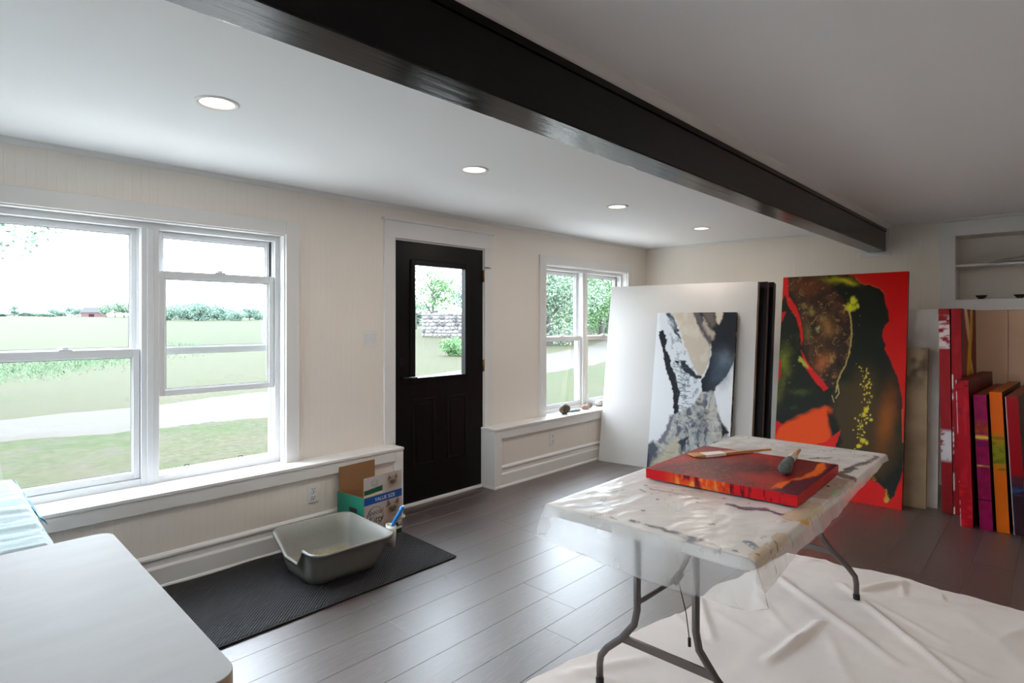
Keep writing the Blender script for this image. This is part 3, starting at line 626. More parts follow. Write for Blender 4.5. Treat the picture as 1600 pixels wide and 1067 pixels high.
# ================================================================== FURNITURE AND THINGS
# ------------------------------------------------------------------ folding table
TZ = .742; TO = np.array([2.625, 1.045]); TA = math.radians(.6); TL, TW = 1.83, .765
tca, tsa = math.cos(TA), math.sin(TA)
def tp(a, b, z=TZ): return (TO[0] + a * tca - b * tsa, TO[1] + a * tsa + b * tca, z)
tab = thing('folding_table', 'white plastic folding table on grey steel legs, standing on the drop cloth', 'table', (TO[0], TO[1], 0), TA)
def rrect(w_, h_, r, n=6):
    out = []
    for cx_, cy_, a0 in ((w_ / 2 - r, h_ / 2 - r, 0), (-w_ / 2 + r, h_ / 2 - r, 90), (-w_ / 2 + r, -h_ / 2 + r, 180), (w_ / 2 - r, -h_ / 2 + r, 270)):
        for k in range(n + 1): a = math.radians(a0 + 90 * k / n); out.append((cx_ + r * math.cos(a), cy_ + r * math.sin(a)))
    return out
top = MB(); pts = [tp(a, b)[:2] for a, b in rrect(TL, TW, .05)]; top.prism(pts, TZ - .045, TZ, 'z')
top.build('tabletop', mat('table_plastic', (222, 218, 212), .45, bump=.1, bscale=120), tab, .008)
def leg_frame(a0, foot_a):
    hw, fw_ = .115, .285
    for sg in (-1, 1):
        MB().tube([tp(a0, sg * hw, TZ - .046), tp(a0, sg * hw, .36), tp(a0, sg * (hw + .012), .30), tp(a0 + (foot_a - a0) * .4, sg * (hw + .07), .225), tp(a0 + (foot_a - a0) * .7, sg * (fw_ - .035), .165), tp(foot_a, sg * (fw_ - .006), .125), tp(foot_a, sg * fw_, .09), tp(foot_a, sg * fw_, .016)], .0135, 12).build('leg', M['steel'], tab)
        MB().tube([tp(foot_a, sg * fw_, .012), tp(foot_a, sg * fw_, .035)], .016, 12).build('foot_cap', M['dark'], tab)
    ma = a0 + (foot_a - a0) * .4
    MB().obox(tp(ma - .006, -(hw + .07), .215), (-tsa, tca, 0), (tca, tsa, 0), (0, 0, 1), 2 * (hw + .07), .012, .028).build('crossbar', M['steel'], tab)
    d = -1 if a0 > 0 else 1
    MB().tube([tp(a0, hw, .385), tp(a0 + d * .015, hw - .02, .40), tp(a0 + d * .115, .012, .468), tp(a0 + d * .42, .0, TZ - .05)], .0095, 8).build('brace', M['steel'], tab)
    MB().tube([tp(a0 + d * .10, .02, .455), tp(a0 + d * .135, .006, .485)], .0145, 10).build('brace_hinge', M['dark'], tab)
    MB().obox(tp(a0 + d * .40, -.06, TZ - .062), (-tsa, tca, 0), (tca, tsa, 0), (0, 0, 1), .12, .05, .018).build('bracket', M['dark'], tab)
leg_frame(-.72, -.715); leg_frame(.735, .76)
MB().tube([tp(-.605, .008, .46), tp(-.62, -.03, .36), tp(-.625, -.045, .27)], .002, 6).tube([tp(-.625, -.045, .275), tp(-.627, -.047, .245)], .006, 8).build('lock_wire', M['dark'], tab)

# ------------------------------------------------------------------ clear plastic sheet over the table
def mat_plastic():
    m = bpy.data.materials.new('painted_plastic_film'); m.use_nodes = True; nt = m.node_tree; L = nt.links.new; b = nt.nodes['Principled BSDF']; out = nt.nodes['Material Output']
    a = N(nt, 'ShaderNodeVertexColor', layer_name='Col'); L(a.outputs['Color'], b.inputs['Base Color']); b.inputs['Roughness'].default_value = .24
    t = N(nt, 'ShaderNodeBsdfTransparent'); t.inputs[0].default_value = (.97, .97, .97, 1)
    mx = N(nt, 'ShaderNodeMixShader'); L(a.outputs['Alpha'], mx.inputs[0]); L(t.outputs[0], mx.inputs[1]); L(b.outputs[0], mx.inputs[2]); L(mx.outputs[0], out.inputs[0]); return m
na_, nb_ = 260, 140; OA0, OA1, OB0, OB1 = .17, .015, .12, .04       # overhang: near end, far end, camera side, window side
A_, B_ = np.meshgrid(np.linspace(-TL / 2 - OA0, TL / 2 + OA1, na_ + 1), np.linspace(-TW / 2 - OB0, TW / 2 + OB1, nb_ + 1))
ha, hb = TL / 2 + .003, TW / 2 + .003
oa = np.maximum(-A_ - ha, 0); oa2 = np.maximum(A_ - ha, 0); ob = np.maximum(-B_ - hb, 0); ob2 = np.maximum(B_ - hb, 0)
wr = fbm(A_ * 3.5 + B_ * 2, B_ * 10, 21) * .65 + fbm(A_ * 12 + B_ * 9, B_ * 12, 22) * .35
hang = np.sqrt(oa ** 2 + ob ** 2 + oa2 ** 2 + ob2 ** 2)
along = np.where(oa > 0, B_, A_)
flare = .12 + .25 * fbm(along * 6, hang * 2, 24)
corner = np.clip(np.minimum(oa, ob) * 14, 0, 1)
# trim the free edge raggedly by pulling it up
lim = np.where(oa > ob, OA0, OB0) * (.42 + .55 * fbm(along * 2.6 + 3, along * 0 + 2, 25))
lim = np.where(oa > ob, lim, lim * np.clip(.95 - .45 * (A_ + .3), .42, 1.0))
lim = np.where(oa > ob, OA0 * np.clip(.93 - .35 * (B_ + .05) * (B_ > -.05) - .25 * np.clip(-B_ - .15, 0, 1), .35, 1), lim)
k_ = np.minimum(1, lim / np.maximum(hang, 1e-6)); hg = hang * k_
da, db, da2, db2 = oa * k_, ob * k_, oa2 * k_, ob2 * k_
PA = np.clip(A_, -ha, ha) - da * (flare + .45 * corner) + da2 * .2 - .004 * (oa > 0) + .004 * (oa2 > 0)
PB = np.clip(B_, -hb, hb) - db * (flare + .45 * corner) + db2 * .2 - .004 * (ob > 0) + .004 * (ob2 > 0)
PB = PB + (oa > 0) * da * 1.2 * np.clip(B_ - .25, 0, 1)
inner = np.clip(np.minimum(np.minimum(ha - np.abs(A_), hb - np.abs(B_)), .03) / .03, 0, 1)
PZ = TZ + .0022 + inner * np.where((A_ > -.36) & (A_ < .36) & (B_ > -.36) & (B_ < .36), np.minimum(np.abs(wr - .5) * .018, .005), np.abs(wr - .5) * .019) - hg * (.94 - .25 * corner)
V = [tp(a, b, z) for a, b, z in zip(PA.ravel(), PB.ravel(), PZ.ravel())]
me = bpy.data.meshes.new('plastic_sheet'); nn = na_ + 1
me.from_pydata(V, [], [(j * nn + i, j * nn + i + 1, (j + 1) * nn + i + 1, (j + 1) * nn + i) for j in range(nb_) for i in range(na_)])
me.polygons.foreach_set('use_smooth', [True] * len(me.polygons))
P_ = Paint(A_ * 100, B_ * 100, (240, 236, 234)); alpha = np.full(A_.shape, .24) + .14 * fbm(A_ * 9, B_ * 9, 26) + (hang <= 0) * .34 + (ob > oa) * .16
rg = np.random.RandomState(11)
P_.mix(.5 * np.clip((fbm(A_ * 4, B_ * 5, 27) - .5) * 4, 0, 1), (214, 200, 192)); P_.mix(.6 * np.clip((fbm(A_ * 3 + 5, B_ * 5, 28) - .56) * 5, 0, 1) * (A_ > -.2), (176, 160, 158))
def stain(mask, col, op=.95):
    global alpha
    mask = np.clip(mask, 0, 1); P_.mix(mask * op, col); alpha = np.maximum(alpha, mask * op)
def stroke(pts, wd, col, seed, op=.95):
    d = np.full(A_.shape, 1e9); x = A_ + .012 * (fbm(A_ * 22, B_ * 22, seed) - .5) * 2; y = B_ + .012 * (fbm(A_ * 22, B_ * 22, seed + 9) - .5) * 2
    for (ax, ay), (bx_, by_) in zip(pts[:-1], pts[1:]):
        e0, e1 = bx_ - ax, by_ - ay; t = np.clip(((x - ax) * e0 + (y - ay) * e1) / (e0 * e0 + e1 * e1 + 1e-9), 0, 1); d = np.minimum(d, np.hypot(x - ax - t * e0, y - ay - t * e1))
    stain(np.clip((wd - d) / .004, 0, 1) * np.clip((fbm(A_ * 60, B_ * 60, seed + 3) - .22) * 8, 0, 1), col, op)
def tpx(u, v):
    p = onz(u, v, TZ); dx, dy = p[0] - TO[0], p[1] - TO[1]; return (dx * tca + dy * tsa, -dx * tsa + dy * tca)
INK = (34, 33, 40); SL = (72, 84, 104)
for pts, wd, c, sd in [([(985, 815), (1030, 826), (1050, 833), (1095, 845), (1120, 855)], .012, (86, 88, 98), 1), ([(1050, 832), (1085, 845)], .018, (96, 104, 116), 2), ([(1015, 764), (1035, 768), (1065, 775), (1092, 781)], .006, INK, 3),
                       ([(1140, 790), (1165, 797), (1200, 800), (1225, 806)], .015, SL, 4), ([(1160, 795), (1195, 797)], .02, (84, 92, 110), 5), ([(1168, 850), (1180, 856)], .02, (112, 128, 140), 6), ([(900, 790), (935, 788), (945, 780)], .012, (150, 160, 172), 7),
                       ([(1265, 717), (1300, 716)], .008, INK, 8), ([(1320, 735), (1350, 725), (1372, 714)], .014, (120, 112, 106), 9), ([(1310, 741), (1335, 733)], .018, (104, 96, 94), 10), ([(1315, 743), (1330, 748)], .03, (120, 96, 92), 11), ([(1280, 775), (1300, 762), (1320, 752)], .05, (170, 152, 138), 12),
                       ([(1240, 810), (1262, 800), (1275, 790)], .045, (196, 178, 150), 13), ([(1225, 838), (1215, 850), (1200, 862), (1185, 872)], .03, (190, 172, 148), 14), ([(1300, 772), (1308, 766)], .012, (150, 190, 140), 15), ([(1252, 815), (1270, 812)], .014, (206, 160, 70), 16),
                       ([(920, 806), (950, 807), (965, 812)], .005, INK, 17), ([(1000, 766), (1008, 770)], .006, INK, 18), ([(960, 770), (975, 765)], .008, (150, 140, 140), 19), ([(1208, 846), (1222, 852)], .005, (90, 62, 40), 20), ([(1116, 860), (1124, 858)], .006, INK, 21), ([(1145, 862), (1152, 863)], .005, INK, 22), ([(1182, 866), (1188, 868)], .005, INK, 23)]:
    stroke([tpx(*q) for q in pts], wd, c, sd * 5)
for k in range(110):
    u, v = rg.uniform(-.85, .9), rg.uniform(-.36, .3); r = rg.uniform(.003, .007) * (1.6 if rg.rand() < .15 else 1)
    stain(np.clip((r - np.hypot((A_ - u) * rg.uniform(.5, 1.2), B_ - v)) / .003, 0, 1), [INK, SL, (120, 110, 105), (150, 90, 80)][rg.randint(4)])
for u, v, l in [(-.93, -.10, .05), (-.93, -.22, .03), (-.4, -.395, .05), (-.62, -.395, .04), (-.8, -.40, .06)]:
    stroke([(u, v), (u - l * .4 if v > -.3 else u + .01, v - (l if v < -.3 else .01))], .004, (50, 42, 38), int(abs(u * 100)))
at_ = me.color_attributes.new('Col', 'FLOAT_COLOR', 'POINT'); at_.data.foreach_set('color', np.concatenate([P_.c.reshape(-1, 3), alpha.reshape(-1, 1)], 1).astype(np.float32).ravel())
sh = link('plastic_sheet', me, mat_plastic()); tag(sh, 'clear wrinkled plastic sheet with dark paint splashes draped over the folding table', 'plastic sheet')

# ------------------------------------------------------------------ drop cloth on the floor
segs = [((1317, 915), (1500, 1066), .016, .016), ((1210, 897), (1400, 1040), .024, .014), ((1350, 932), (1560, 954), .020, .013), ((1200, 1035), (1282, 975), .022, .020), ((1352, 936), (1475, 1005), .014, .007), ((1090, 927), (1112, 1000), .016, .012), ((1045, 950), (1100, 1010), .014, .006), ((880, 1058), (1010, 1030), .03, .012), ((900, 1050), (960, 1066), .02, .010), ((1345, 925), (1410, 912), .022, .024), ((1408, 915), (1412, 934), .010, .014), ((1470, 930), (1474, 942), .008, .010), ((1235, 872), (1300, 885), .014, .010), ((1250, 880), (1290, 876), .012, .008), ((1560, 1000), (1600, 985), .03, .010), ((1180, 930), (1240, 1000), .02, .006), ((1120, 960), (1200, 1010), .03, .006), ((1420, 1000), (1540, 1060), .02, .006), ((1500, 960), (1600, 1040), .03, .005), ((1290, 990), (1330, 1066), .02, .006)]
segs = [(onz(*a)[:2], onz(*b)[:2], w_, h_) for a, b, w_, h_ in segs]
c0, c1, c2, c3 = [np.array(q) for q in ((1.15, 1.62), (3.80, 1.225), (3.90, -1.35), (1.25, -1.25))]
ncx, ncy = 190, 190; S_, T2 = np.meshgrid(np.linspace(0, 1, ncx + 1), np.linspace(0, 1, ncy + 1))
ed = .02 * (fbm(S_ * 7, T2 * 0, 31) - .5) * 2; ed2 = .03 * (fbm(S_ * 0, T2 * 9, 32) - .5) * 2
Sx = S_ + ed2 * S_ ** 6; Tx = T2 + ed * (1 - T2) ** 6
DX = (c0[0] * (1 - Sx) + c1[0] * Sx) * (1 - Tx) + (c3[0] * (1 - Sx) + c2[0] * Sx) * Tx; DY = (c0[1] * (1 - Sx) + c1[1] * Sx) * (1 - Tx) + (c3[1] * (1 - Sx) + c2[1] * Sx) * Tx
DZ = .0035 + .004 * np.clip(fbm(DX * 3, DY * 3, 33) - .4, 0, 1) + .0025 * fbm(DX * 14, DY * 14, 34)
for a, b, w_, h_ in segs:
    e_ = b - a; x = DX + .02 * (fbm(DX * 6, DY * 6, 35) - .5); y = DY + .02 * (fbm(DX * 6, DY * 6, 36) - .5)
    t = ((x - a[0]) * e_[0] + (y - a[1]) * e_[1]) / (e_ @ e_); tc_ = np.clip(t, 0, 1); d = np.hypot(x - a[0] - tc_ * e_[0], y - a[1] - tc_ * e_[1])
    DZ = DZ + h_ * np.exp(-(d / w_) ** 2) * (.55 + .45 * np.sin(np.clip(tc_ * math.pi, .2, math.pi - .2)))
for sg in (-1, 1):
    for a0 in (-.715, .76):
        p = tp(a0, sg * .285, 0); d = np.hypot(DX - p[0], DY - p[1]); DZ = np.where(d < .05, np.minimum(DZ, .007 + np.clip(d - .02, 0, 1) * .4), DZ)
me = bpy.data.meshes.new('drop_cloth'); nn = ncx + 1
me.from_pydata(list(zip(DX.ravel(), DY.ravel(), DZ.ravel())), [], [(j * nn + i, (j + 1) * nn + i, (j + 1) * nn + i + 1, j * nn + i + 1) for j in range(ncy) for i in range(ncx)])
me.polygons.foreach_set('use_smooth', [True] * len(me.polygons))
dc = link('drop_cloth', me, mat('cream_cotton', (222, 214, 209), .85, bump=.15, bscale=300, var=.05, vscale=3, spec=.2)); tag(dc, 'large cream canvas drop cloth with creases spread over the dark floor', 'drop cloth')

# ------------------------------------------------------------------ dark runner mat
mx0, mx1, my0, my1 = .35, 2.345, 2.683, 3.505
def mat_runner():
    m = mat('charcoal_ribbed_mat', (58, 58, 62), .75, spec=.35); nt = m.node_tree; L = nt.links.new; b = nt.nodes['Principled BSDF']
    tc = N(nt, 'ShaderNodeTexCoord'); sp = N(nt, 'ShaderNodeSeparateXYZ'); L(tc.outputs['Object'], sp.inputs[0])
    def sn(o, f):
        q = N(nt, 'ShaderNodeMath', operation='MULTIPLY'); q.inputs[1].default_value = f; L(o, q.inputs[0]); s_ = N(nt, 'ShaderNodeMath', operation='SINE'); L(q.outputs[0], s_.inputs[0]); return s_.outputs[0]
    p = N(nt, 'ShaderNodeMath', operation='MULTIPLY'); L(sn(sp.outputs[0], 330), p.inputs[0]); L(sn(sp.outputs[1], 330), p.inputs[1])
    bp = N(nt, 'ShaderNodeBump'); bp.inputs['Strength'].default_value = .9; bp.inputs['Distance'].default_value = .004; L(p.outputs[0], bp.inputs['Height']); L(bp.outputs[0], b.inputs['Normal'])
    r = N(nt, 'ShaderNodeMapRange'); r.inputs[1].default_value = -1; r.inputs[3].default_value = .45; r.inputs[4].default_value = 1.5; L(p.outputs[0], r.inputs[0])
    v = N(nt, 'ShaderNodeVectorMath', operation='SCALE'); v.inputs[0].default_value = lin((44, 44, 47)); L(r.outputs[0], v.inputs['Scale']); L(v.outputs[0], b.inputs['Base Color']); return m
mt = thing('floor_mat', 'charcoal ribbed runner mat lying along the baseboard', 'mat', ((mx0 + mx1) / 2, (my0 + my1) / 2, 0))
def mp_(i, j):
    x = mx0 + (mx1 + .035 * j - mx0) * i; y = my0 + (my1 - my0) * j - .006 * math.sin(i * 19) * (j > .9)
    return (x, y, .007 + (.006 if (i > .985 and j < .05) else 0) + .003 * max(0, math.sin(i * 26)) * (j > .97))
MB().grid(mp_, 60, 30).build('mat_surface', mat_runner(), mt, fix=False, solid=.004)
MB().tube([(mx0, my0 - .003, .006), (mx1 - .03, my0 - .003, .006), (mx1, my0 - .003, .009), (mx1 + .004, my0 + .03, .007), (mx1 + .037, my1, .006)], .0055, 6).build('rubber_edge', mat('black_rubber', (22, 21, 21), .6), mt)

# ------------------------------------------------------------------ litter pan
LC = np.array([1.752, 3.093]); la_ = math.radians(-2.0)
lp = thing('litter_pan', 'large grey plastic litter pan with a low scooped entry, on the mat', 'litter pan', (LC[0], LC[1], .009), la_)
def subdiv(p, mx=.016):
    out = []
    for i in range(len(p)):
        a, b = p[i], p[(i + 1) % len(p)]; k = 14 if math.hypot(b[0] - a[0], b[1] - a[1]) > .1 else 1
        out += [(a[0] + (b[0] - a[0]) * q / k, a[1] + (b[1] - a[1]) * q / k) for q in range(k)]
    return out
def lring(w_, h_, r, z, off=(0, 0), n=10): return [(LC[0] + (x + off[0]) * math.cos(la_) - (y + off[1]) * math.sin(la_), LC[1] + (x + off[0]) * math.sin(la_) + (y + off[1]) * math.cos(la_), z, x, y) for x, y in subdiv(rrect(w_, h_, r, 6))]
def dip(x, y, w_, h_):
    if x > -w_ / 2 + .03: return 0.0
    q = (y + .02) / (h_ / 2)
    if q < -.42: return 0.0
    if q < -.30: return .085 * (q + .42) / .12
    if q < .30: return .085
    return .085 * max(0, 1 - ((q - .30) / .55)) ** 1.2
prof = [(.36, .33, .055, .009), (.40, .37, .07, .012), (.425, .42, .075, .06), (.455, .49, .075, .13), (.485, .545, .075, .200), (.505, .575, .08, .206), (.510, .580, .08, .200), (.515, .585, .08, .214), (.500, .572, .075, .219), (.480, .552, .07, .214), (.436, .468, .066, .13), (.404, .398, .06, .06), (.384, .350, .055, .030)]
def lp_pts():
    rings = []
    for (w_, h_, r, z) in prof:
        sh_ = .012 * (z / .2); R = lring(w_, h_, r, z, (0, -sh_ * 1.2)); rings.append([(p[0], p[1], z - dip(p[3], p[4], w_, h_) * min(1, max(0, (z - .05) / .15))) for p in R])
    return rings
rings = lp_pts(); n = len(rings[0]); mb = MB(); mb.add([p for R in rings for p in R], [(i * n + k, i * n + (k + 1) % n, (i + 1) * n + (k + 1) % n, (i + 1) * n + k) for i in range(len(rings) - 1) for k in range(n)] + [tuple(range(n))[::-1], tuple((len(rings) - 1) * n + k for k in range(n))], True)
mb.build('pan', mat('grey_speckled_plastic', (138, 137, 131), .38, bump=.05, bscale=90, var=.04, vscale=60), lp)
gr = lring(.388, .356, .055, .034); g2 = MB(); rg = random.Random(2)
cxy = (LC[0], LC[1]); vs_ = [(cxy[0], cxy[1], .05)]; nr = 7
for i in range(1, nr + 1):
    for p in gr: vs_.append((cxy[0] + (p[0] - cxy[0]) * i / nr, cxy[1] + (p[1] - cxy[1]) * i / nr, .040 + rg.uniform(-.004, .012)))
n = len(gr); fs = [(0, 1 + k, 1 + (k + 1) % n) for k in range(n)] + [(1 + (i - 1) * n + k, 1 + i * n + k, 1 + i * n + (k + 1) % n, 1 + (i - 1) * n + (k + 1) % n) for i in range(1, nr) for k in range(n)]
lt = g2.add(vs_, fs, True).build('litter_granules', mat('clay_litter', (150, 138, 112), .95, bump=1.0, bscale=160, var=.35, vscale=120), lp); lt['kind'] = 'stuff'
# scoop holder and scoop
hx, hy = 2.035, 2.905
hb_ = MB().lathe((hx, hy, .0), [(.001, .10), (.030, .10), (.036, .16), (.038, .225), (.033, .225), (.030, .15), (.001, .12)], 20); hb_.v = [(hx + (p[0] - hx) * .62, hy + (p[1] - hy) * 1.15, p[2]) for p in hb_.v]
hb_.box(hx - .026, hx - .016, hy - .02, hy + .02, .17, .21)
hb_.build('scoop_holder', mat('pale_plastic', (205, 200, 190), .45), lp)
sc_ = thing('litter_scoop', 'bright blue plastic scoop standing in the holder on the litter pan', 'scoop', (hx, hy, .13))
MB().tube([(hx, hy, .125), (hx, hy - .002, .20), (hx + .012, hy - .02, .25), (hx + .03, hy - .05, .305), (hx + .038, hy - .062, .335), (hx + .039, hy - .064, .342)], [.010, .011, .011, .013, .013, .008], 12).build('scoop_handle', mat('blue_plastic', (30, 130, 205), .3), sc_)
MB().box(hx - .008, hx + .008, hy - .02, hy + .02, .1235, .165).build('scoop_blade', mat('blue_plastic_dark', (30, 118, 195), .35), sc_, .003)

# ------------------------------------------------------------------ cardboard litter box
ba = math.radians(5.5); BXO = np.array([2.052, 3.222]); be = np.array([math.cos(ba), math.sin(ba)]); bn = np.array([-math.sin(ba), math.cos(ba)]); BW_, BD_, BH_ = .315, .275, .300; BZ = .0095
def bp3(a, d, z): q = BXO + be * a + bn * d; return (q[0], q[1], z)
cb = thing('cardboard_box', 'open cardboard carton of cat litter with green side and cat pictures', 'box', (BXO[0], BXO[1], BZ), ba)
kraft = mat('kraft_cardboard', (150, 112, 76), .85, var=.06, vscale=8)
ins = MB(); th_ = .004
for (a0, a1, d0, d1) in ((0, BW_, 0, th_), (0, BW_, BD_ - th_, BD_), (0, th_, th_, BD_ - th_), (BW_ - th_, BW_, th_, BD_ - th_)):
    ins.obox(bp3(a0, d0, BZ), (*be, 0), (*bn, 0), (0, 0, 1), a1 - a0, d1 - d0, BH_)
ins.obox(bp3(.002, .002, BZ), (*be, 0), (*bn, 0), (0, 0, 1), BW_ - .004, BD_ - .004, .004)
ins.build('carton', kraft, cb)
MB().obox(bp3(.01, BD_ - .004, BZ + BH_ + .0005), (*be, 0), (*bn, 0), (0, .0, 1), BW_ - .02, .004, .155).build('rear_flap', kraft, cb)
def printed(name, O, a, b, la, lb, fn, res, parent):
    nu, nv = res; s, t = np.meshgrid(np.linspace(0, 1, nu + 1), np.linspace(0, 1, nv + 1)); O = np.array(O); a = np.array(a, float); b = np.array(b, float)
    me = MB().grid(lambda i, j: O + a * la * i + b * lb * j, nu, nv, False).mesh(name, False); vcol_mesh(me, np.asarray(fn(s, t)).reshape(-1, 3))
    return link(name, me, mat_vcol(name + '_print', .4, .4), parent)
def cat_face(P, cx_, cy_, r):
    P.blob(cx_, cy_ - r * .4, r * 1.5, r * 1.6, (176, 156, 138), .9, warp=r * .5, sc=r * .4); P.blob(cx_, cy_, r * 1.15, r, (186, 166, 146), 1, hard=2, warp=r * .3, sc=r * .3)
    for sg in (-1, 1):
        P.poly([(cx_ + sg * r * .30, cy_ + r * .7), (cx_ + sg * r * 1.1, cy_ + r * .35), (cx_ + sg * r * .9, cy_ + r * 1.35)], (104, 84, 70), r * .12, r * .15, r * .3, 4)
    n_ = fbm(P.X / (r * .22), P.Y / (r * .3), 9); q_ = np.exp(-(((P.X - cx_) / r) ** 2 + ((P.Y - cy_) / r) ** 2)); P.mix(q_ * np.clip((n_ - .45) * 4, 0, 1) * .8, (112, 90, 74))
    P.blob(cx_, cy_ - r * .12, r * .75, r * .55, (74, 58, 50), .92, warp=r * .2, sc=r * .3)
    for sg in (-1, 1):
        P.blob(cx_ + sg * r * .45, cy_ + r * .12, r * .26, r * .2, (52, 42, 38), .9); P.blob(cx_ + sg * r * .43, cy_ + r * .13, r * .13, r * .1, (96, 112, 134), .9, hard=3); P.blob(cx_ + sg * r * .43, cy_ + r * .13, r * .06, r * .08, (14, 14, 18), 1, hard=4)
    P.blob(cx_, cy_ - r * .25, r * .16, r * .1, (34, 26, 26), 1, hard=2); P.blob(cx_, cy_ - r * .62, r * .5, r * .22, (168, 148, 130), .7)
def front_print(s, t):
    P = Paint(s * 315, t * 300, (196, 186, 182)); P.mix(.4 * np.clip((fbm(s * 4, t * 4, 2) - .4) * 3, 0, 1), (172, 160, 156))
    P.blob(235, 120, 60, 90, (176, 152, 128), .9, warp=14, sc=20); P.blob(185, 80, 30, 40, (120, 88, 66), .8, warp=8, sc=12); P.blob(245, 60, 45, 40, (150, 112, 84), .8, warp=8, sc=12)
    cat_face(P, 236, 180, 50)
    P.poly([(0, 0), (315, 0), (315, 78), (0, 62)], (18, 58, 44), 1); P.poly([(0, 28), (315, 34), (315, 50), (0, 44)], (222, 220, 212), 1); P.poly([(0, 248), (315, 248), (315, 300), (0, 300)], (24, 84, 160), .8)
    P.poly([(286, 60), (308, 60), (308, 84), (286, 84)], (228, 226, 218), 1); P.poly([(291, 66), (303, 66), (303, 78), (291, 78)], (150, 60, 50), 1); return P.c
fp_ = printed('front_print', bp3(0, -.0008, BZ), (*be, 0), (0, 0, 1), BW_, BH_, front_print, (90, 86), cb)
def side_print(s, t):
    P = Paint(s * 275, t * 300, (22, 118, 96)); P.poly([(70, 200), (78, 192), (140, 190), (150, 198), (150, 214), (142, 222), (80, 224), (70, 216)], (26, 24, 26), 1.2); P.poly([(20, 60), (70, 60), (70, 120), (20, 120)], (90, 150, 110), 2); P.poly([(110, 70), (230, 70), (230, 150), (110, 150)], (36, 132, 112), 2); return P.c
printed('side_print', bp3(-.0008, BD_, BZ), (-bn[0], -bn[1], 0), (0, 0, 1), BD_, BH_, lambda s, t: side_print(1 - s, t), (50, 60), cb)
def flap_print(s, t):
    P = Paint(s * 315, t * 130, (200, 194, 192)); P.mix(.4 * np.clip((fbm(s * 6, t * 3, 8) - .4) * 3, 0, 1), (170, 162, 160)); cat_face(P, 236, 62, 38); P.blob(85, 84, 26, 22, (130, 126, 126), .6, hard=1.2); P.blob(85, 86, 18, 15, (200, 194, 192), .8, hard=1.2)
    P.poly([(0, 16), (150, 22), (150, 58), (0, 46)], (26, 92, 58), 1); P.poly([(0, 0), (150, 6), (150, 18), (0, 12)], (226, 224, 190), 1); return P.c
fl = MB().obox(bp3(.0, 0, BZ + BH_ + .0005), (*be, 0), (*bn, 0), (0, 0, 1), BW_ * .99, .004, .125).build('front_flap', kraft, cb)
printed('flap_print', bp3(0, -.0008, BZ + BH_ + .0005), (*be, 0), (0, 0, 1), BW_ * .99, .125, flap_print, (80, 34), fl)
def text(body, size, a, z, col, parent, shear=0, d=-.0016):
    cu = bpy.data.curves.new('lettering', 'FONT'); cu.body = body; cu.size = size; cu.align_x = 'CENTER'; cu.shear = shear; cu.resolution_u = 3
    ob = bpy.data.objects.new('lettering', cu); me = bpy.data.meshes.new_from_object(ob); bpy.data.objects.remove(ob)
    p = bp3(a, d, z); me.transform(Matrix.Translation(p) @ Matrix.Rotation(ba, 4, 'Z') @ Matrix.Rotation(math.pi / 2, 4, 'X')); me.name = 'lettering'
    return link('lettering', me, mat('ink_%02x%02x%02x' % col, col, .5), parent)
text('VALUE SIZE', .033, .17, BZ + .262, (236, 238, 242), fp_)
text('Special', .046, .088, BZ + .178, (28, 26, 26), fp_, .25); text('Kitty', .062, .092, BZ + .126, (28, 26, 26), fp_, .25)
rg_ = MB()
for k in range(2): rg_.tube([bp3(.088 + (.062 + .006 * k) * math.cos(q), -.0012, BZ + .168 + (.062 + .004 * k) * math.sin(q + .2 * k)) for q in np.linspace(.6 + k, 5.2 + k, 22)], .0012, 4)
rg_.build('logo_ring', mat('ink_black', (28, 26, 26), .5), fp_)

# ------------------------------------------------------------------ foreground table
FZ = .762
ft = thing('side_table', 'pale laminate table with rounded corners standing beside the daybed', 'table', (-.4, 1.68, 0))
c_ = [onz(178, 829, FZ)[:2], onz(376, 1052, FZ)[:2]]
fx1 = .468; fy1, fy0 = 2.214, 1.142; pts = [((fx1 - .95) + a, (fy0 + fy1) / 2 + b) for a, b in rrect(1.9, fy1 - fy0, .045, 8)]
# slight skew of the end edge as measured on its two corners
pts = [(x + (y - (fy0 + fy1) / 2) * .022, y) for x, y in pts]
MB().prism(pts, FZ - .004, FZ, 'z').build('laminate_top', mat('pale_laminate', (192, 192, 193), .55, bump=.03, bscale=30, var=.035, vscale=5, stretch=(1, 4, 1), spec=.15), ft, .0012)
MB().prism(pts, FZ - .034, FZ - .0042, 'z').build('top_edge', mat('tan_edge_band', (168, 142, 118), .5, var=.1, vscale=30), ft, .003)
for (x, y) in ((-1.25, 1.27), (-1.25, 2.08), (.33, 1.27), (.33, 2.08)):
    MB().tube([(x, y, .0), (x, y, FZ - .034)], .022, 14).build('leg', M['steel'], ft)

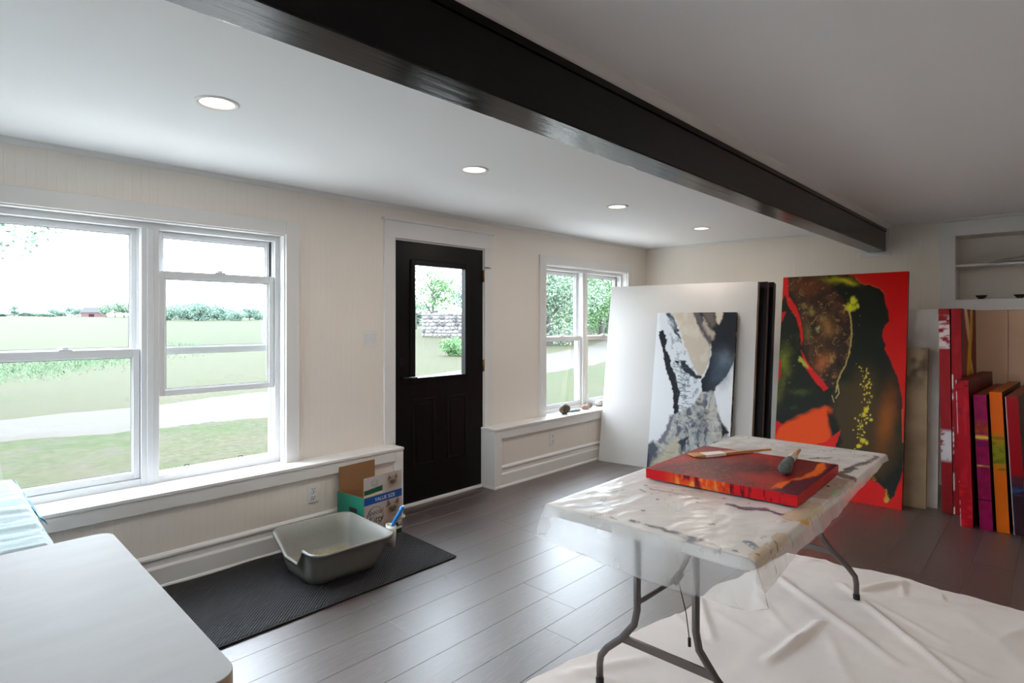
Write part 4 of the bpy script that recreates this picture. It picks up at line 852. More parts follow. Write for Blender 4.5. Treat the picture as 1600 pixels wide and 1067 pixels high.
# ------------------------------------------------------------------ daybed with quilted cushion under the window
db_ = thing('daybed', 'daybed with pale blue gathered fabric and a teal striped side, under the double window', 'daybed', (-.7, 3.0, 0))
X0, X1, Y0, Y1 = -1.7, .430, 2.44, 3.47
MB().box(X0 + .06, X1 - .10, Y0 + .05, Y1 - .03, .10, .40).build('base', mat('daybed_base', (150, 150, 150), .7), db_, .01)
for x in (X0 + .15, X1 - .16):
    for y in (Y0 + .12, Y1 - .12): MB().box(x - .03, x + .03, y - .03, y + .03, 0, .10).build('leg', M['dark'], db_)
def quilt(i, j):
    x = X0 + (X1 - X0) * i; y = Y0 + (Y1 - Y0) * j; ez = min(1, (1 - i) * 34) ** .5 * min(1, i * 20) ** .5; ey_ = min(1, j * 14) ** .5 * min(1, (1 - j) * 10) ** .5
    q = j * 5.2 + .35 * float(vnoise(np.array(x * 2.3), np.array(j * 3.))); f = abs(math.sin(q * math.pi)) ** .5 * .8
    wv = .011 * (vnoise(np.array(x * 4.1), np.array(y * 24. + x * 5)) - .5) + .005 * (vnoise(np.array(x * 7.1 + 7), np.array(y * 52. + x * 11)) - .5)
    z = .665 + .07 * min(1, j * 1.15) + .009 * f + float(wv) * 1.2
    return (x, y, .50 + (z - .50) * ez * ey_)
MB().grid(quilt, 90, 170).build('quilted_top', mat('pale_blue_fabric', (196, 214, 220), .8, var=.05, vscale=9, bump=.2, bscale=200, spec=.2), db_, fix=False)
MB().box(X0 + .012, X1 - .014, Y0 + .03, Y1 - .02, .40, .59).build('mattress', mat('mattress_ticking', (190, 205, 210), .85), db_, .02)
def mat_teal():
    m = mat('teal_striped_fabric', (40, 140, 170), .75); nt = m.node_tree; L = nt.links.new; tc = N(nt, 'ShaderNodeTexCoord'); sp = N(nt, 'ShaderNodeSeparateXYZ'); L(tc.outputs['Object'], sp.inputs[0])
    q = N(nt, 'ShaderNodeMath', operation='MULTIPLY'); q.inputs[1].default_value = 190; L(sp.outputs[2], q.inputs[0]); s_ = N(nt, 'ShaderNodeMath', operation='SINE'); L(q.outputs[0], s_.inputs[0])
    cr = N(nt, 'ShaderNodeValToRGB'); L(s_.outputs[0], cr.inputs[0]); cr.color_ramp.elements[0].color = (*lin((20, 120, 155)), 1); cr.color_ramp.elements[1].color = (*lin((150, 205, 218)), 1); cr.color_ramp.elements[0].position = .35; cr.color_ramp.elements[1].position = .65
    L(cr.outputs[0], nt.nodes['Principled BSDF'].inputs['Base Color']); return m
hem = MB().grid(lambda i, j: (X1 - .050 + (.006 + .052 * i ** 1.2) * j, Y1 - .03 - (Y1 - .03 - 3.03) * i, .712 - .026 * i - (.012 + .075 * i) * j + .004 * math.sin(j * 9)), 30, 10)
hem.build('striped_hem', mat_teal(), db_, fix=False, solid=.004)

# ------------------------------------------------------------------ outlets and switch
def outlet(x, z, label):
    t = thing('outlet', label, 'outlet', (x, 3.541, z), 0, 'wall outlets on the ledge panels')
    MB().box(x - .036, x + .036, 3.535, 3.541, z - .058, z + .058).build('cover_plate', M['white'], t, .002)
    for dz in (-.026, .026):
        r_ = MB().box(x - .017, x + .017, 3.532, 3.536, z + dz - .017, z + dz + .017).build('receptacle', M['vinyl'], t, .001)
        MB().box(x - .009, x - .006, 3.5312, 3.5325, z + dz - .002, z + dz + .010).box(x + .006, x + .009, 3.5312, 3.5325, z + dz - .002, z + dz + .010).box(x - .003, x + .003, 3.5312, 3.5325, z + dz - .012, z + dz - .006).build('slot', M['dark'], r_)
    MB().box(x - .002, x + .002, 3.5335, 3.536, z - .002, z + .002).build('screw', M['chrome'], t)
outlet(1.874, .318, 'white wall outlet above the litter pan'); outlet(4.317, .320, 'white wall outlet below the window with the stones')
t = thing('light_switch', 'white double light switch on the wall beside the black door', 'switch', (2.403, D, 1.308))
MB().box(2.345, 2.461, D - .007, D - .0005, 1.25, 1.368).build('cover_plate', M['white'], t, .002)
for x in (2.38, 2.426): MB().box(x - .0165, x + .0165, D - .011, D - .006, 1.276, 1.342).build('rocker', M['vinyl'], t, .002)

# ------------------------------------------------------------------ stones on the window ledge
def stone(name, label, x, y, sx, sy, sz, col, seed, sub=3, mz=.5125, rough=.7):
    bm2 = bmesh.new(); bmesh.ops.create_icosphere(bm2, subdivisions=sub, radius=1.0); V_ = np.array([v.co[:] for v in bm2.verts])
    d = 1 + .55 * (fbm(V_[:, 0] * 1.6 + V_[:, 2] * 1.1 + 9, V_[:, 1] * 1.6 + V_[:, 2] * .7 + 4, seed, 4) - .5)
    for v, k in zip(bm2.verts, d): v.co = Vector((v.co.x * sx * k, v.co.y * sy * k, v.co.z * sz * k))
    zm = min(v.co.z for v in bm2.verts)
    for v in bm2.verts: v.co += Vector((x, y, mz - zm * .86)); v.co.z = max(v.co.z, mz)
    me = bpy.data.meshes.new(name); bm2.to_mesh(me); bm2.free(); me.polygons.foreach_set('use_smooth', [True] * len(me.polygons))
    return tag(link(name, me, mat(name + '_stone', col, rough, bump=.6, bscale=40, var=.4, vscale=25)), label, 'stone', 'stones on the window ledge')
stone('stone', 'lumpy dark brown stone on the ledge of the smaller window', 4.60, 3.615, .062, .05, .055, (92, 82, 66), 3)
stone('stone', 'flat grey-green slate piece on the ledge of the smaller window', 4.80, 3.665, .12, .05, .014, (132, 142, 138), 8, 2)
stone('stone', 'small rust-brown stone on the ledge of the smaller window', 5.01, 3.66, .055, .04, .026, (150, 122, 104), 5)
stone('stone', 'rounded grey stone on the ledge beside the rust-brown stone', 5.13, 3.70, .05, .035, .032, (128, 124, 118), 12)
stone('stone', 'pale whitish stone on the ledge beside the white canvas', 5.33, 3.69, .10, .04, .035, (214, 210, 206), 6)

# ------------------------------------------------------------------ niche things
def bowl(y, label):
    t = MB().lathe((XF + .08, y, NI[2] + .002), [(.001, .0), (.018, .0), (.02, .004), (.038, .026), (.042, .034), (.039, .034), (.034, .026), (.016, .008), (.001, .007)], 24)
    return tag(t.build('bowl', mat('dark_glaze', (58, 52, 50), .25, var=.3, vscale=30)), label, 'bowl', 'bowls in the wall niche')
bowl(.505, 'small dark bowl in the wall niche near its white casing'); bowl(.255, 'small dark bowl in the niche below the folded cloth')
fcl = MB().grid(lambda i, j: (XF + .03 + .2 * j, .47 - .8 * i, 1.9245 + .048 * min(1, i * 5.0) * min(1, (1 - i) * 5) * min(1, j * 8 + .25) * (1 + .12 * math.sin(i * 22))), 40, 10)
tag(fcl.build('folded_cloth', mat('grey_linen', (178, 172, 166), .9, bump=.2, bscale=120), fix=False, solid=.003), 'folded pale grey cloth on the upper niche shelf', 'cloth')

# ================================================================== CANVASES
def to_px(P):
    q = P - CAM; w_ = q @ FW; return CX + F * (q @ RT) / w_, HY - F * (q @ UP) / w_
def frame_px(O, ex_, ey_, wd, ht):
    """paint coordinates of the points of a face, in the units of the colour study"""
    O = np.array(O, float); ex_ = np.array(ex_, float); ex_ /= np.linalg.norm(ex_); ey_ = np.array(ey_, float); ey_ /= np.linalg.norm(ey_)
    return lambda s, t: to_px(O + ex_ * wd * s[..., None] + ey_ * ht * t[..., None])
EW = (.131, -.991, 0); LW = np.array([.991, .131, 0])
# --- big white canvas
WO = np.array([5.006, 3.488, .001]); WY = LW * .30 + np.array([0, 0, 1.805])
def white_front(s, t): c = np.tile(lin((208, 205, 202)), s.shape + (1,)); return c * (1 - .04 * fbm(s * 3, t * 4, 3))[..., None]
canvas('blank_canvas', 'huge blank white canvas leaning beside the smaller window', WO, EW, WY, 1.49, 1.83, .07, white_front, solid((206, 184, 160)), res=(20, 20), cat='canvas', rough=.7)
# --- dark canvases behind it
def behind(d, u_t, h_):
    O = WO + LW * d; lo_, hi_ = 1.2, 1.9; eyn = WY / np.linalg.norm(WY); e = np.array(EW)
    for _ in range(40):
        m_ = (lo_ + hi_) / 2; u, v = to_px(O + e * m_ + eyn * h_)
        if u < u_t: lo_ = m_
        else: hi_ = m_
    return O, m_
def dark_side(a, b, sd): return lambda s, t: lin(a) * (1 - fbm(s * 3, t * 9, sd))[..., None] + lin(b) * fbm(s * 3, t * 9, sd)[..., None]
O, wd_ = behind(.095, 1199.5, 1.83); O = O + np.array(EW) * .1
canvas('dark_canvas', 'dark canvas with mauve-brown painted edge behind the blank white canvas', O, EW, WY, wd_ - .1, 1.83, .07, solid((26, 22, 22)), dark_side((120, 98, 94), (160, 134, 128), 4), sres=(6, 60), group='dark canvases behind the blank white canvas')
O, wd_ = behind(.19, 1209, 1.83); O = O + np.array(EW) * .16
canvas('dark_canvas', 'near-black canvas standing next to the red and green painting', O, EW, WY, wd_ - .16, 1.83, .10, solid((22, 18, 20)), dark_side((30, 22, 24), (62, 46, 46), 6), sres=(6, 60), group='dark canvases behind the blank white canvas')
# --- black, white and beige abstract
BO = np.array([4.984, 2.916, .001]); BY = LW * .284 + np.array([0, 0, 1.52]); bwh = 1.546; bww = .762
def bw_front(s, t):
    X, Y = frame_px(BO, EW, BY, bww, bwh)(s, t); P = Paint(X, Y, (226, 230, 234))
    DK = (34, 38, 46); SLT = (58, 66, 78); BG = (196, 186, 170)
    P.poly([(1050, 486), (1086, 486), (1092, 505), (1101, 525), (1113, 540), (1109, 562), (1104, 576), (1095, 590), (1087, 586), (1080, 568), (1070, 548), (1060, 522), (1054, 500)], BG, 1.2, 2, 6, 2)
    P.mix(.55 * np.clip((fbm(X / 9, Y / 14, 5) - .45) * 4, 0, 1) * (sdpoly(X, Y, [(1050, 486), (1086, 486), (1113, 540), (1095, 590), (1080, 568), (1054, 500)]) > 0), (214, 208, 198))
    P.poly([(1082, 486), (1160, 484), (1156, 520), (1151, 545), (1147, 565), (1140, 580), (1127, 596), (1118, 606), (1114, 616), (1096, 616), (1095, 596), (1106, 574), (1110, 560), (1112, 541), (1101, 524), (1091, 505)], DK, .8, 2.5, 7, 4)
    P.poly([(1083, 488), (1092, 488), (1104, 512), (1113, 532), (1110, 541), (1100, 524), (1090, 507)], (92, 88, 92), 2, 3, 5, 6)
    P.poly([(1099, 495), (1106, 508), (1118, 522), (1114, 532), (1106, 521), (1098, 506)], (172, 162, 150), 2, 3, 5, 7); P.poly([(1118, 486), (1129, 486), (1129, 498), (1124, 508), (1118, 500)], (206, 196, 182), 1.5, 2, 5, 8); P.poly([(1098, 488), (1116, 488), (1119, 506), (1110, 512)], (104, 98, 92), 3, 3, 5, 9)
    P.blob(1133, 562, 16, 14, (112, 128, 142), .75, .5, 0, 5, 8); P.blob(1125, 585, 14, 20, (72, 88, 104), .8, .4, 0, 5, 8)
    # white marbled band with black left rim
    P.poly([(1031, 486), (1044, 486), (1056, 500), (1066, 530), (1078, 560), (1090, 586), (1096, 598), (1095, 614), (1080, 640), (1062, 650), (1058, 640), (1060, 615), (1052, 590), (1042, 560), (1037, 540), (1032, 520)], (214, 220, 226), 1, 2, 6, 10)
    P.mix(.7 * np.clip((fbm(X / 5, Y / 9, 12) - .56) * 7, 0, 1) * (sdpoly(X, Y, [(1036, 500), (1050, 500), (1090, 590), (1092, 612), (1066, 640), (1054, 590)]) > 0), (120, 132, 146))
    P.poly([(1030, 518), (1035, 516), (1039, 523), (1042, 531), (1040, 545), (1046, 556), (1049, 572), (1055, 585), (1059, 600), (1062, 614), (1060, 630), (1060, 645), (1053, 648), (1052, 626), (1050, 604), (1044, 588), (1038, 564), (1035, 548), (1031, 532)], DK, .7, 2.2, 4, 14)
    P.poly([(1040, 490), (1048, 488), (1056, 502), (1060, 518), (1065, 534), (1058, 524), (1052, 516), (1046, 502)], (52, 62, 76), 1.2, 3, 4, 15); P.blob(1050, 505, 3.5, 8, (190, 200, 208), .8, -.4, 0, 3, 4)
    P.poly([(1054, 562), (1061, 564), (1060, 569), (1055, 567)], DK, .8, 2, 3, 16); P.poly([(1063, 566), (1070, 562), (1078, 574), (1088, 584), (1096, 590), (1092, 593), (1078, 586), (1066, 578)], (44, 50, 60), .8, 2.5, 4, 17)
    for k in range(26): P.line([(1056 + k * .4 + 6 * math.sin(k), 560 + k * 3.2), (1064 + k * .5 + 9 * math.sin(k * 2.1), 563 + k * 3.1)], .9, (70, 80, 94), .75, 2, 4, k)
    # lower marbled trunk
    tr = [(1096, 613), (1115, 611), (1119, 630), (1123, 648), (1128, 660), (1136, 670), (1142, 690), (1146, 760), (1004, 760), (1012, 706), (1024, 694), (1036, 682), (1046, 664), (1052, 648), (1066, 642), (1084, 632)]
    P.poly(tr, (168, 172, 174), 1.2, 2, 5, 20); inn = np.clip(.5 + sdpoly(X, Y, tr) / 3, 0, 1)
    x, y = P.warp(10, 16, 31); m1 = fbm(x / 7, y / 13, 33); m2 = fbm(x / 4.5, y / 5, 35)
    P.mix(inn * np.clip((m1 - .53) * 7, 0, 1) * .85, (62, 72, 86)); P.mix(inn * np.clip((m2 - .56) * 8, 0, 1) * .8, (200, 194, 182)); P.mix(inn * np.clip((.40 - m2) * 9, 0, 1) * .8, (98, 108, 122))
    P.blob(1095, 660, 9, 26, (48, 58, 72), .6, 0, 0, 9, 6, 41); P.blob(1112, 645, 8, 22, (206, 196, 180), .5, 0, 0, 6, 8, 43); P.blob(1128, 690, 9, 26, (200, 190, 172), .55, 0, 0, 6, 8, 44)
    P.poly([(1014, 760), (1016, 722), (1034, 706), (1050, 688), (1062, 680), (1066, 690), (1062, 706), (1056, 760)], (192, 184, 162), 4, 4, 8, 45, .85); P.mix(.5 * np.clip((fbm(X / 9, Y / 3.5, 46) - .5) * 6, 0, 1) * (sdpoly(X, Y, [(1014, 760), (1016, 722), (1050, 688), (1066, 690), (1056, 760)]) > 0), (140, 136, 124))
    P.poly([(1011, 692), (1022, 690), (1030, 698), (1024, 712), (1010, 740), (1005, 735)], (88, 92, 104), 3, 3, 6, 47); P.poly([(1006, 718), (1013, 710), (1014, 740), (1004, 745)], DK, 2, 2, 4, 48)
    P.poly([(1058, 690), (1078, 680), (1070, 696), (1066, 708), (1063, 694)], (52, 62, 74), 1, 2, 4, 49); P.poly([(1047, 648), (1053, 650), (1048, 666), (1044, 680), (1032, 694), (1026, 690), (1040, 672)], (116, 120, 132), 1.5, 3, 4, 50)
    P.poly([(1127, 660), (1133, 668), (1140, 676), (1134, 678), (1128, 684)], DK, .8, 1.5, 4, 51); return P.c
def bw_side(s, t):
    n = fbm(s * 2, t * 30, 7); return lin((22, 20, 21)) * np.clip(1 - (n - .55) * 9, 0, 1)[..., None] + lin((168, 150, 124)) * np.clip((n - .55) * 9, 0, 1)[..., None]
canvas('abstract_painting', 'tall black, white and beige marbled abstract painting leaning on the blank white canvas', BO, EW, BY, bww, bwh, .055, bw_front, bw_side, res=(170, 330), sres=(5, 90), rough=.45)
# --- red and green abstract
RO = np.array([5.246, 1.834, .001]); RX = (0, -1, 0); RY = np.array([.275, 0, 1.83]); rw, rh = .948, 1.851
def red_front(s, t):
    X, Y = frame_px(RO, RX, RY, rw, rh)(s, t); P = Paint(X, Y, (200, 14, 10)); DG = (22, 26, 15)
    P.poly([(1196, 426), (1334, 430), (1344, 442), (1358, 446), (1374, 451), (1381, 461), (1385, 474), (1388, 488), (1389, 502), (1381, 508), (1379, 526), (1384, 546), (1392, 568), (1400, 584), (1405, 598), (1408, 612), (1410, 640), (1414, 690), (1410, 735), (1404, 757), (1397, 776), (1387, 786), (1383, 766), (1376, 757), (1366, 752), (1350, 744), (1312, 744), (1298, 700), (1300, 676), (1292, 655), (1296, 640), (1268, 646), (1240, 658), (1222, 664), (1208, 656), (1190, 640)], DG, .8, 3, 7, 61)
    P.poly([(1312, 600), (1360, 600), (1392, 640), (1408, 690), (1404, 712), (1380, 745), (1320, 750), (1306, 690), (1300, 640)], (66, 50, 22), 9, 6, 14, 62, .9); P.blob(1385, 655, 13, 46, (142, 74, 14), .9, .16, 0, 4, 12); P.blob(1345, 640, 18, 40, (70, 56, 26), .8); P.blob(1352, 595, 20, 22, (78, 58, 26), .6)
    P.poly([(1205, 700), (1212, 668), (1238, 656), (1268, 642), (1290, 635), (1300, 639), (1294, 650), (1297, 664), (1302, 676), (1294, 690), (1284, 760), (1200, 760)], (226, 74, 8), 3.5, 3, 10, 63); P.poly([(1204, 652), (1212, 660), (1219, 665), (1211, 684), (1203, 690)], (196, 16, 12), 2)
    P.poly([(1292, 640), (1300, 648), (1312, 668), (1316, 690), (1306, 700), (1297, 676)], DG, 3, 3, 8, 64); P.poly([(1268, 696), (1290, 690), (1313, 672), (1311, 682), (1306, 694), (1300, 740), (1268, 740)], (206, 26, 14), .8, 2, 6, 65)
    br = [(1230, 428), (1292, 428), (1304, 450), (1322, 474), (1330, 498), (1331, 528), (1326, 560), (1314, 582), (1302, 606), (1292, 604), (1270, 582), (1256, 548), (1252, 522), (1250, 492), (1241, 466), (1231, 450)]
    P.poly(br, (54, 36, 24), 1.5, 2, 8, 66); inn = np.clip(sdpoly(X, Y, br) / 4, 0, 1); x, y = P.warp(12, 18, 67); m1 = fbm(x / 11, y / 15, 68); m2 = fbm(x / 5, y / 6, 69)
    P.mix(inn * np.clip((m1 - .50) * 5, 0, 1) * .7, (92, 58, 34)); P.mix(inn * np.clip((m2 - .62) * 8, 0, 1) * .75, (150, 112, 62)); P.mix(inn * np.clip((.42 - m1) * 6, 0, 1) * .7, (28, 20, 18)); P.blob(1262, 448, 22, 14, (112, 56, 26), .7, 0, 0, 6, 8)
    for (a, b, rx, ry, c, an) in [(1294, 512, 8, 13, (150, 104, 52), -.3), (1284, 566, 9, 15, (172, 96, 46), .4), (1298, 560, 4, 8, (176, 130, 66), .3), (1278, 514, 3, 4, (170, 160, 110), 0), (1268, 488, 5, 5, (150, 130, 64), 0), (1284, 498, 5, 5, (140, 112, 60), 0), (1256, 478, 4, 4, (140, 120, 60), 0), (1308, 516, 4, 6, (130, 92, 52), 0), (1262, 520, 5, 12, (110, 96, 46), 0)]: P.blob(a, b, rx, ry, c, .85, an, 0, 4, 4)
    P.mix(.8 * np.clip((fbm(X / 12, Y / 16, 71) - .52) * 5, 0, 1) * (X < 1250) * (Y > 520) * (Y < 640) * np.clip((1252 - X) / 14, 0, 1), (64, 76, 20)); P.blob(1226, 566, 9, 20, (120, 126, 30), .7, 0, 0, 6, 8); P.blob(1250, 612, 14, 5, (66, 84, 34), .7, 0, 0, 5, 6); P.blob(1216, 618, 7, 14, (96, 92, 30), .6, .3)
    P.blob(1310, 438, 22, 4.5, (168, 158, 20), .85, .08, 0, 4, 8); P.blob(1326, 440, 12, 3, (196, 186, 30), .7, .4, 0, 3, 6); P.blob(1333, 470, 6, 6, (196, 196, 30), 1, 0, 1.6, 4, 4, 81); P.blob(1328, 481, 8, 6, (206, 204, 26), 1, 0, 1.6, 5, 4, 82); P.blob(1340, 478, 3, 4, (190, 190, 60), 1, 0, 1.6, 3, 3, 83)
    P.poly([(1223, 428), (1231, 428), (1232, 462), (1244, 478), (1252, 502), (1255, 525), (1252, 540), (1249, 514), (1243, 494), (1231, 478), (1227, 460), (1222, 470), (1220, 450)], (204, 22, 18), .8, 1.2, 6, 72); P.poly([(1251, 546), (1262, 566), (1274, 582), (1287, 596), (1294, 606), (1288, 611), (1270, 592), (1258, 574)], (206, 22, 22), .8, 1.5, 5, 73)
    P.poly([(1248, 556), (1254, 560), (1264, 576), (1256, 572), (1247, 562)], (166, 170, 60), 1.2, 2, 4, 74); P.poly([(1220, 488), (1228, 487), (1224, 498), (1219, 506)], (190, 34, 16), 1, 2, 4, 75); P.poly([(1214, 566), (1221, 562), (1219, 590), (1213, 604)], (196, 30, 14), 1, 2, 4, 76)
    P.line([(1318, 476), (1326, 486), (1331, 508), (1330, 535), (1325, 560), (1316, 580), (1309, 594), (1306, 612)], 1.6, (186, 160, 84), .9, 1.5, 5); P.line([(1300, 618), (1303, 628)], 1.2, (160, 140, 90), .8); P.line([(1309, 600), (1311, 614), (1306, 622)], 1.2, (190, 170, 110), .8)
    P.line([(1334, 431), (1344, 441), (1358, 445), (1374, 450), (1382, 460)], 1.2, (190, 80, 50), .7, 3, 7, 61); P.line([(1410, 640), (1411, 690)], 2.0, (210, 70, 20), .9); P.line([(1366, 752), (1362, 742), (1372, 730)], 3, (150, 96, 20), .6, 3, 6)
    P.blob(1386, 780, 4, 5, (206, 160, 60), 1, 0, 1.5, 3, 4); P.line([(1384, 765), (1387, 782)], 2, (196, 140, 40), .8, 2, 4)
    rg = np.random.RandomState(6)
    for k in range(95):
        v = 572 + 132 * rg.rand(); c = 1349 + 6 * math.sin((v - 570) / 26.) - (v > 690) * (v - 690) * .5; P.blob(c + rg.normal() * 5, v, rg.uniform(.5, 1.5), rg.uniform(.6, 1.7), (206, 184, 60), 1, 0, 1.5)
    for (a, b, r) in [(1353, 640, 4), (1350, 648, 3.5), (1361, 656, 2.5), (1355, 638, 2.5), (1348, 688, 4), (1354, 692, 3), (1342, 697, 3)]: P.blob(a, b, r, r, (206, 186, 40), 1, 0, 1.5, 2, 3)
    for k in range(60): P.blob(rg.uniform(1215, 1345), rg.uniform(440, 600), .6, .6, (170, 160, 110), .8, 0, 1.5)
    return P.c
canvas('abstract_painting', 'tall glossy red abstract painting with dark green flow and yellow specks', RO, RX, RY, rw, rh, .04, red_front, solid((46, 26, 28)), side_l=solid((60, 44, 42)), res=(220, 420), sres=(2, 2), rough=.4)
# --- beige and grey canvases beside it
def mott(a, b, sd, sx=5, sy=14): return lambda s, t: lin(a) * (1 - fbm(s * sx, t * sy, sd))[..., None] + lin(b) * fbm(s * sx, t * sy, sd)[..., None]
def beige_front(s, t):
    c = mott((140, 118, 94), (172, 148, 120), 3)(s, t); m = np.clip((fbm(s * 6, t * 9, 9) - .5) * 6, 0, 1) * np.clip((t - .68) * 6, 0, 1) * .8; return c * (1 - m[..., None]) + lin((64, 54, 48)) * m[..., None]
canvas('beige_canvas', 'short weathered tan canvas standing beside the red and green painting', (5.41, 1.29, .001), (0, -1, 0), (.10, 0, 1.225), .530, 1.23, .045, beige_front, mott((176, 146, 100), (190, 160, 112), 5), res=(40, 90), sres=(4, 40), rough=.8)
def grey_front(s, t):
    c = mott((200, 192, 187), (226, 217, 212), 4, 4, 8)(s, t); m = np.clip((fbm(s * 3, t * 4, 19) - .5) * 5, 0, 1) * .5; return c * (1 - m[..., None]) + lin((150, 136, 126)) * m[..., None]
canvas('grey_canvas', 'pale grey canvas behind the short tan one', (5.488, 1.30, .001), (0, -1, 0), (.14, 0, 1.525), .604, 1.535, .045, grey_front, mott((170, 166, 164), (190, 186, 184), 6), res=(40, 90), rough=.8)
# --- canvases filed on edge like books, spines towards the room
def filed(label, xf, y0, y1, lean, ht, ln, spine, face, topc, rot=-.03, nm='filed_canvas', group='canvases filed on edge by the niche wall'):
    ex_ = np.array([1.0, rot, 0]); ey_ = np.array([0, lean, ht]); ht2 = float(np.linalg.norm(ey_))
    return canvas(nm, label, (xf, y0, .002 + 0.0), ex_, ey_, ln, ht2, (y1 - y0), face, solid((120, 90, 70)), side_l=spine, top=topc, res=(40, 90), sres=(10, 160), group=group, rough=.42)
def spA(s, t):
    P = Paint(s * 20, t * 320, (150, 28, 34)); n = fbm(s * 1.5, t * 60, 3)
    n2 = fbm(s * .9 + 3, t * 46, 4); P.mix(np.clip((t - .80) * 60, 0, 1) * np.clip((.972 - t) * 60, 0, 1) * np.clip((n2 - .50 + s * .06) * 12, 0, 1), (226, 206, 206)); P.mix(np.clip((t - .80) * 90, 0, 1) * np.clip((.818 - t) * 90, 0, 1), (226, 216, 214)); P.mix(np.clip((t - .245) * 60, 0, 1) * np.clip((.41 - t) * 60, 0, 1) * np.clip((n - .35 + s * .25) * 8, 0, 1), (214, 208, 214)); P.mix(np.clip(.2 - t, 0, 1) * 3, (120, 24, 26)); return P.c
def faceA(s, t): return solid((90, 14, 18))(s, t)
filed('tall red canvas with white dripped streaks on its edge', 5.42, .594, .660, .022, 1.528, .86, spA, faceA, solid((140, 24, 28)), rot=-.015)
def spB(s, t):
    P = Paint(s * 20, t * 320, (152, 20, 30)); P.mix(np.clip((fbm(s * 2, t * 20, 8) - .5) * 5, 0, 1) * .5, (176, 34, 44)); P.mix((s < .14) * np.clip((fbm(s * 0 + 1, t * 12, 9) - .52) * 20, 0, 1) * (t < .68), (224, 206, 206)); return P.c
def faceB(s, t):
    P = Paint(s * 100, t * 160, (128, 14, 22)); q = lambda L_: [(x * 100, y * 160) for x, y in L_]
    P.poly(q([(.20, 1.01), (.36, 1.01), (.54, .92), (.58, .85), (.63, .75), (.82, .64), (.68, .64), (.57, .74), (.42, .85), (.30, .91)]), (255, 198, 160), .8, 1.2, 8, 1)
    P.poly(q([(.60, 1.01), (.78, 1.01), (.75, .88), (.66, .79), (.58, .64), (.28, .64), (.42, .80), (.57, .90)]), (232, 178, 26), .8, 1.2, 8, 2); return P.c
filed('tall red canvas with crossing yellow and pink stripes on its face', 5.42, .531, .590, .016, 1.528, .86, spB, faceB, solid((140, 24, 28)), rot=-.015)
def spC(s, t):
    P = Paint(s * 20, t * 230, (160, 10, 26)); n = fbm(s * 1.2, t * 50, 4); P.mix(np.clip((n - .5) * 6, 0, 1) * .7 * np.clip((t - .68) * 8, 0, 1), (84, 8, 18)); P.mix(np.clip((n - .55) * 8, 0, 1) * .6 * (t < .3), (206, 30, 34)); P.mix((s < .1) * np.clip((fbm(s * 0, t * 9, 14) - .5) * 14, 0, 1), (226, 206, 206)); P.mix(np.clip((fbm(s * 3, t * 6, 15) - .55) * 6, 0, 1) * .6, (190, 26, 44)); return P.c
def faceC(s, t):
    c = mott((120, 22, 26), (60, 22, 20), 4, 9, 2)(s, t); m = np.clip((fbm(s * 7, t * 1.2, 12) - .5) * 8, 0, 1)[..., None] * .7; return c * (1 - m) + lin((104, 96, 70)) * m
filed('shorter crimson canvas with torn flap at its top edge', 5.13, .449, .520, .027, 1.022, 1.05, spC, faceC, mott((128, 20, 26), (92, 30, 26), 5), rot=-.055)
def spD(s, t):
    P = Paint(s * 20, t * 210, (142, 8, 74)); P.mix(np.clip((t - .70) * 30, 0, 1) * np.clip((.82 - t) * 20, 0, 1), (160, 62, 20)); P.mix(np.clip((t - .665) * 60, 0, 1) * np.clip((.705 - t) * 60, 0, 1) * (fbm(s * 3, t * 80, 3) > .42), (214, 190, 60)); P.mix(np.clip((t - .60) * 40, 0, 1) * np.clip((.665 - t) * 40, 0, 1), (110, 10, 70)); P.mix(.7 * np.clip((t - .465) * 200, 0, 1) * np.clip((.48 - t) * 200, 0, 1), (206, 180, 60)); P.mix(.6 * np.clip((fbm(s * 2, t * 18, 7) - .5) * 6, 0, 1), (112, 6, 48)); P.mix((np.abs(t - .22) < .006) * .8, (60, 6, 30)); return P.c
filed('canvas with a magenta edge and thin yellow bands', 5.155, .344, .416, .036, .925, 1.05, spD, solid((60, 12, 30)), mott((120, 30, 24), (150, 60, 20), 6), rot=-.05)
def spE(s, t):
    P = Paint(s * 20, t * 210, (206, 96, 8)); P.mix(np.clip((t - .44) * 14, 0, 1) * np.clip((.72 - t) * 10, 0, 1), (128, 124, 20)); P.mix(.7 * np.clip((fbm(s * 1.5, t * 40, 5) - .5) * 8, 0, 1) * (t > .44) * (t < .7), (72, 92, 24)); P.mix(np.clip((t - .70) * 30, 0, 1) * .6, (214, 90, 10)); return P.c
filed('canvas with an orange edge and a green smear', 5.17, .258, .326, .041, .950, 1.05, spE, solid((70, 40, 20)), mott((190, 110, 20), (160, 70, 20), 7), rot=-.05)
def spF(s, t):
    P = Paint(s * 20, t * 210, (146, 8, 20)); P.mix(np.clip((.44 - t) * 30, 0, 1), (48, 24, 36)); P.mix(np.clip((t - .34) * 30, 0, 1) * np.clip((.44 - t) * 30, 0, 1) * .8, (84, 34, 48)); P.mix(np.clip((t - .28) * 30, 0, 1) * np.clip((.36 - t) * 30, 0, 1) * (fbm(s * 2, t * 60, 6) > .45), (44, 66, 104)); P.mix((s < .09) * 1.0, (190, 180, 184)); return P.c
filed('canvas with a crimson edge turning dark blue towards the floor', 5.17, .170, .238, .046, .925, 1.05, spF, solid((22, 18, 26)), mott((130, 40, 30), (150, 60, 30), 8), rot=-.05)

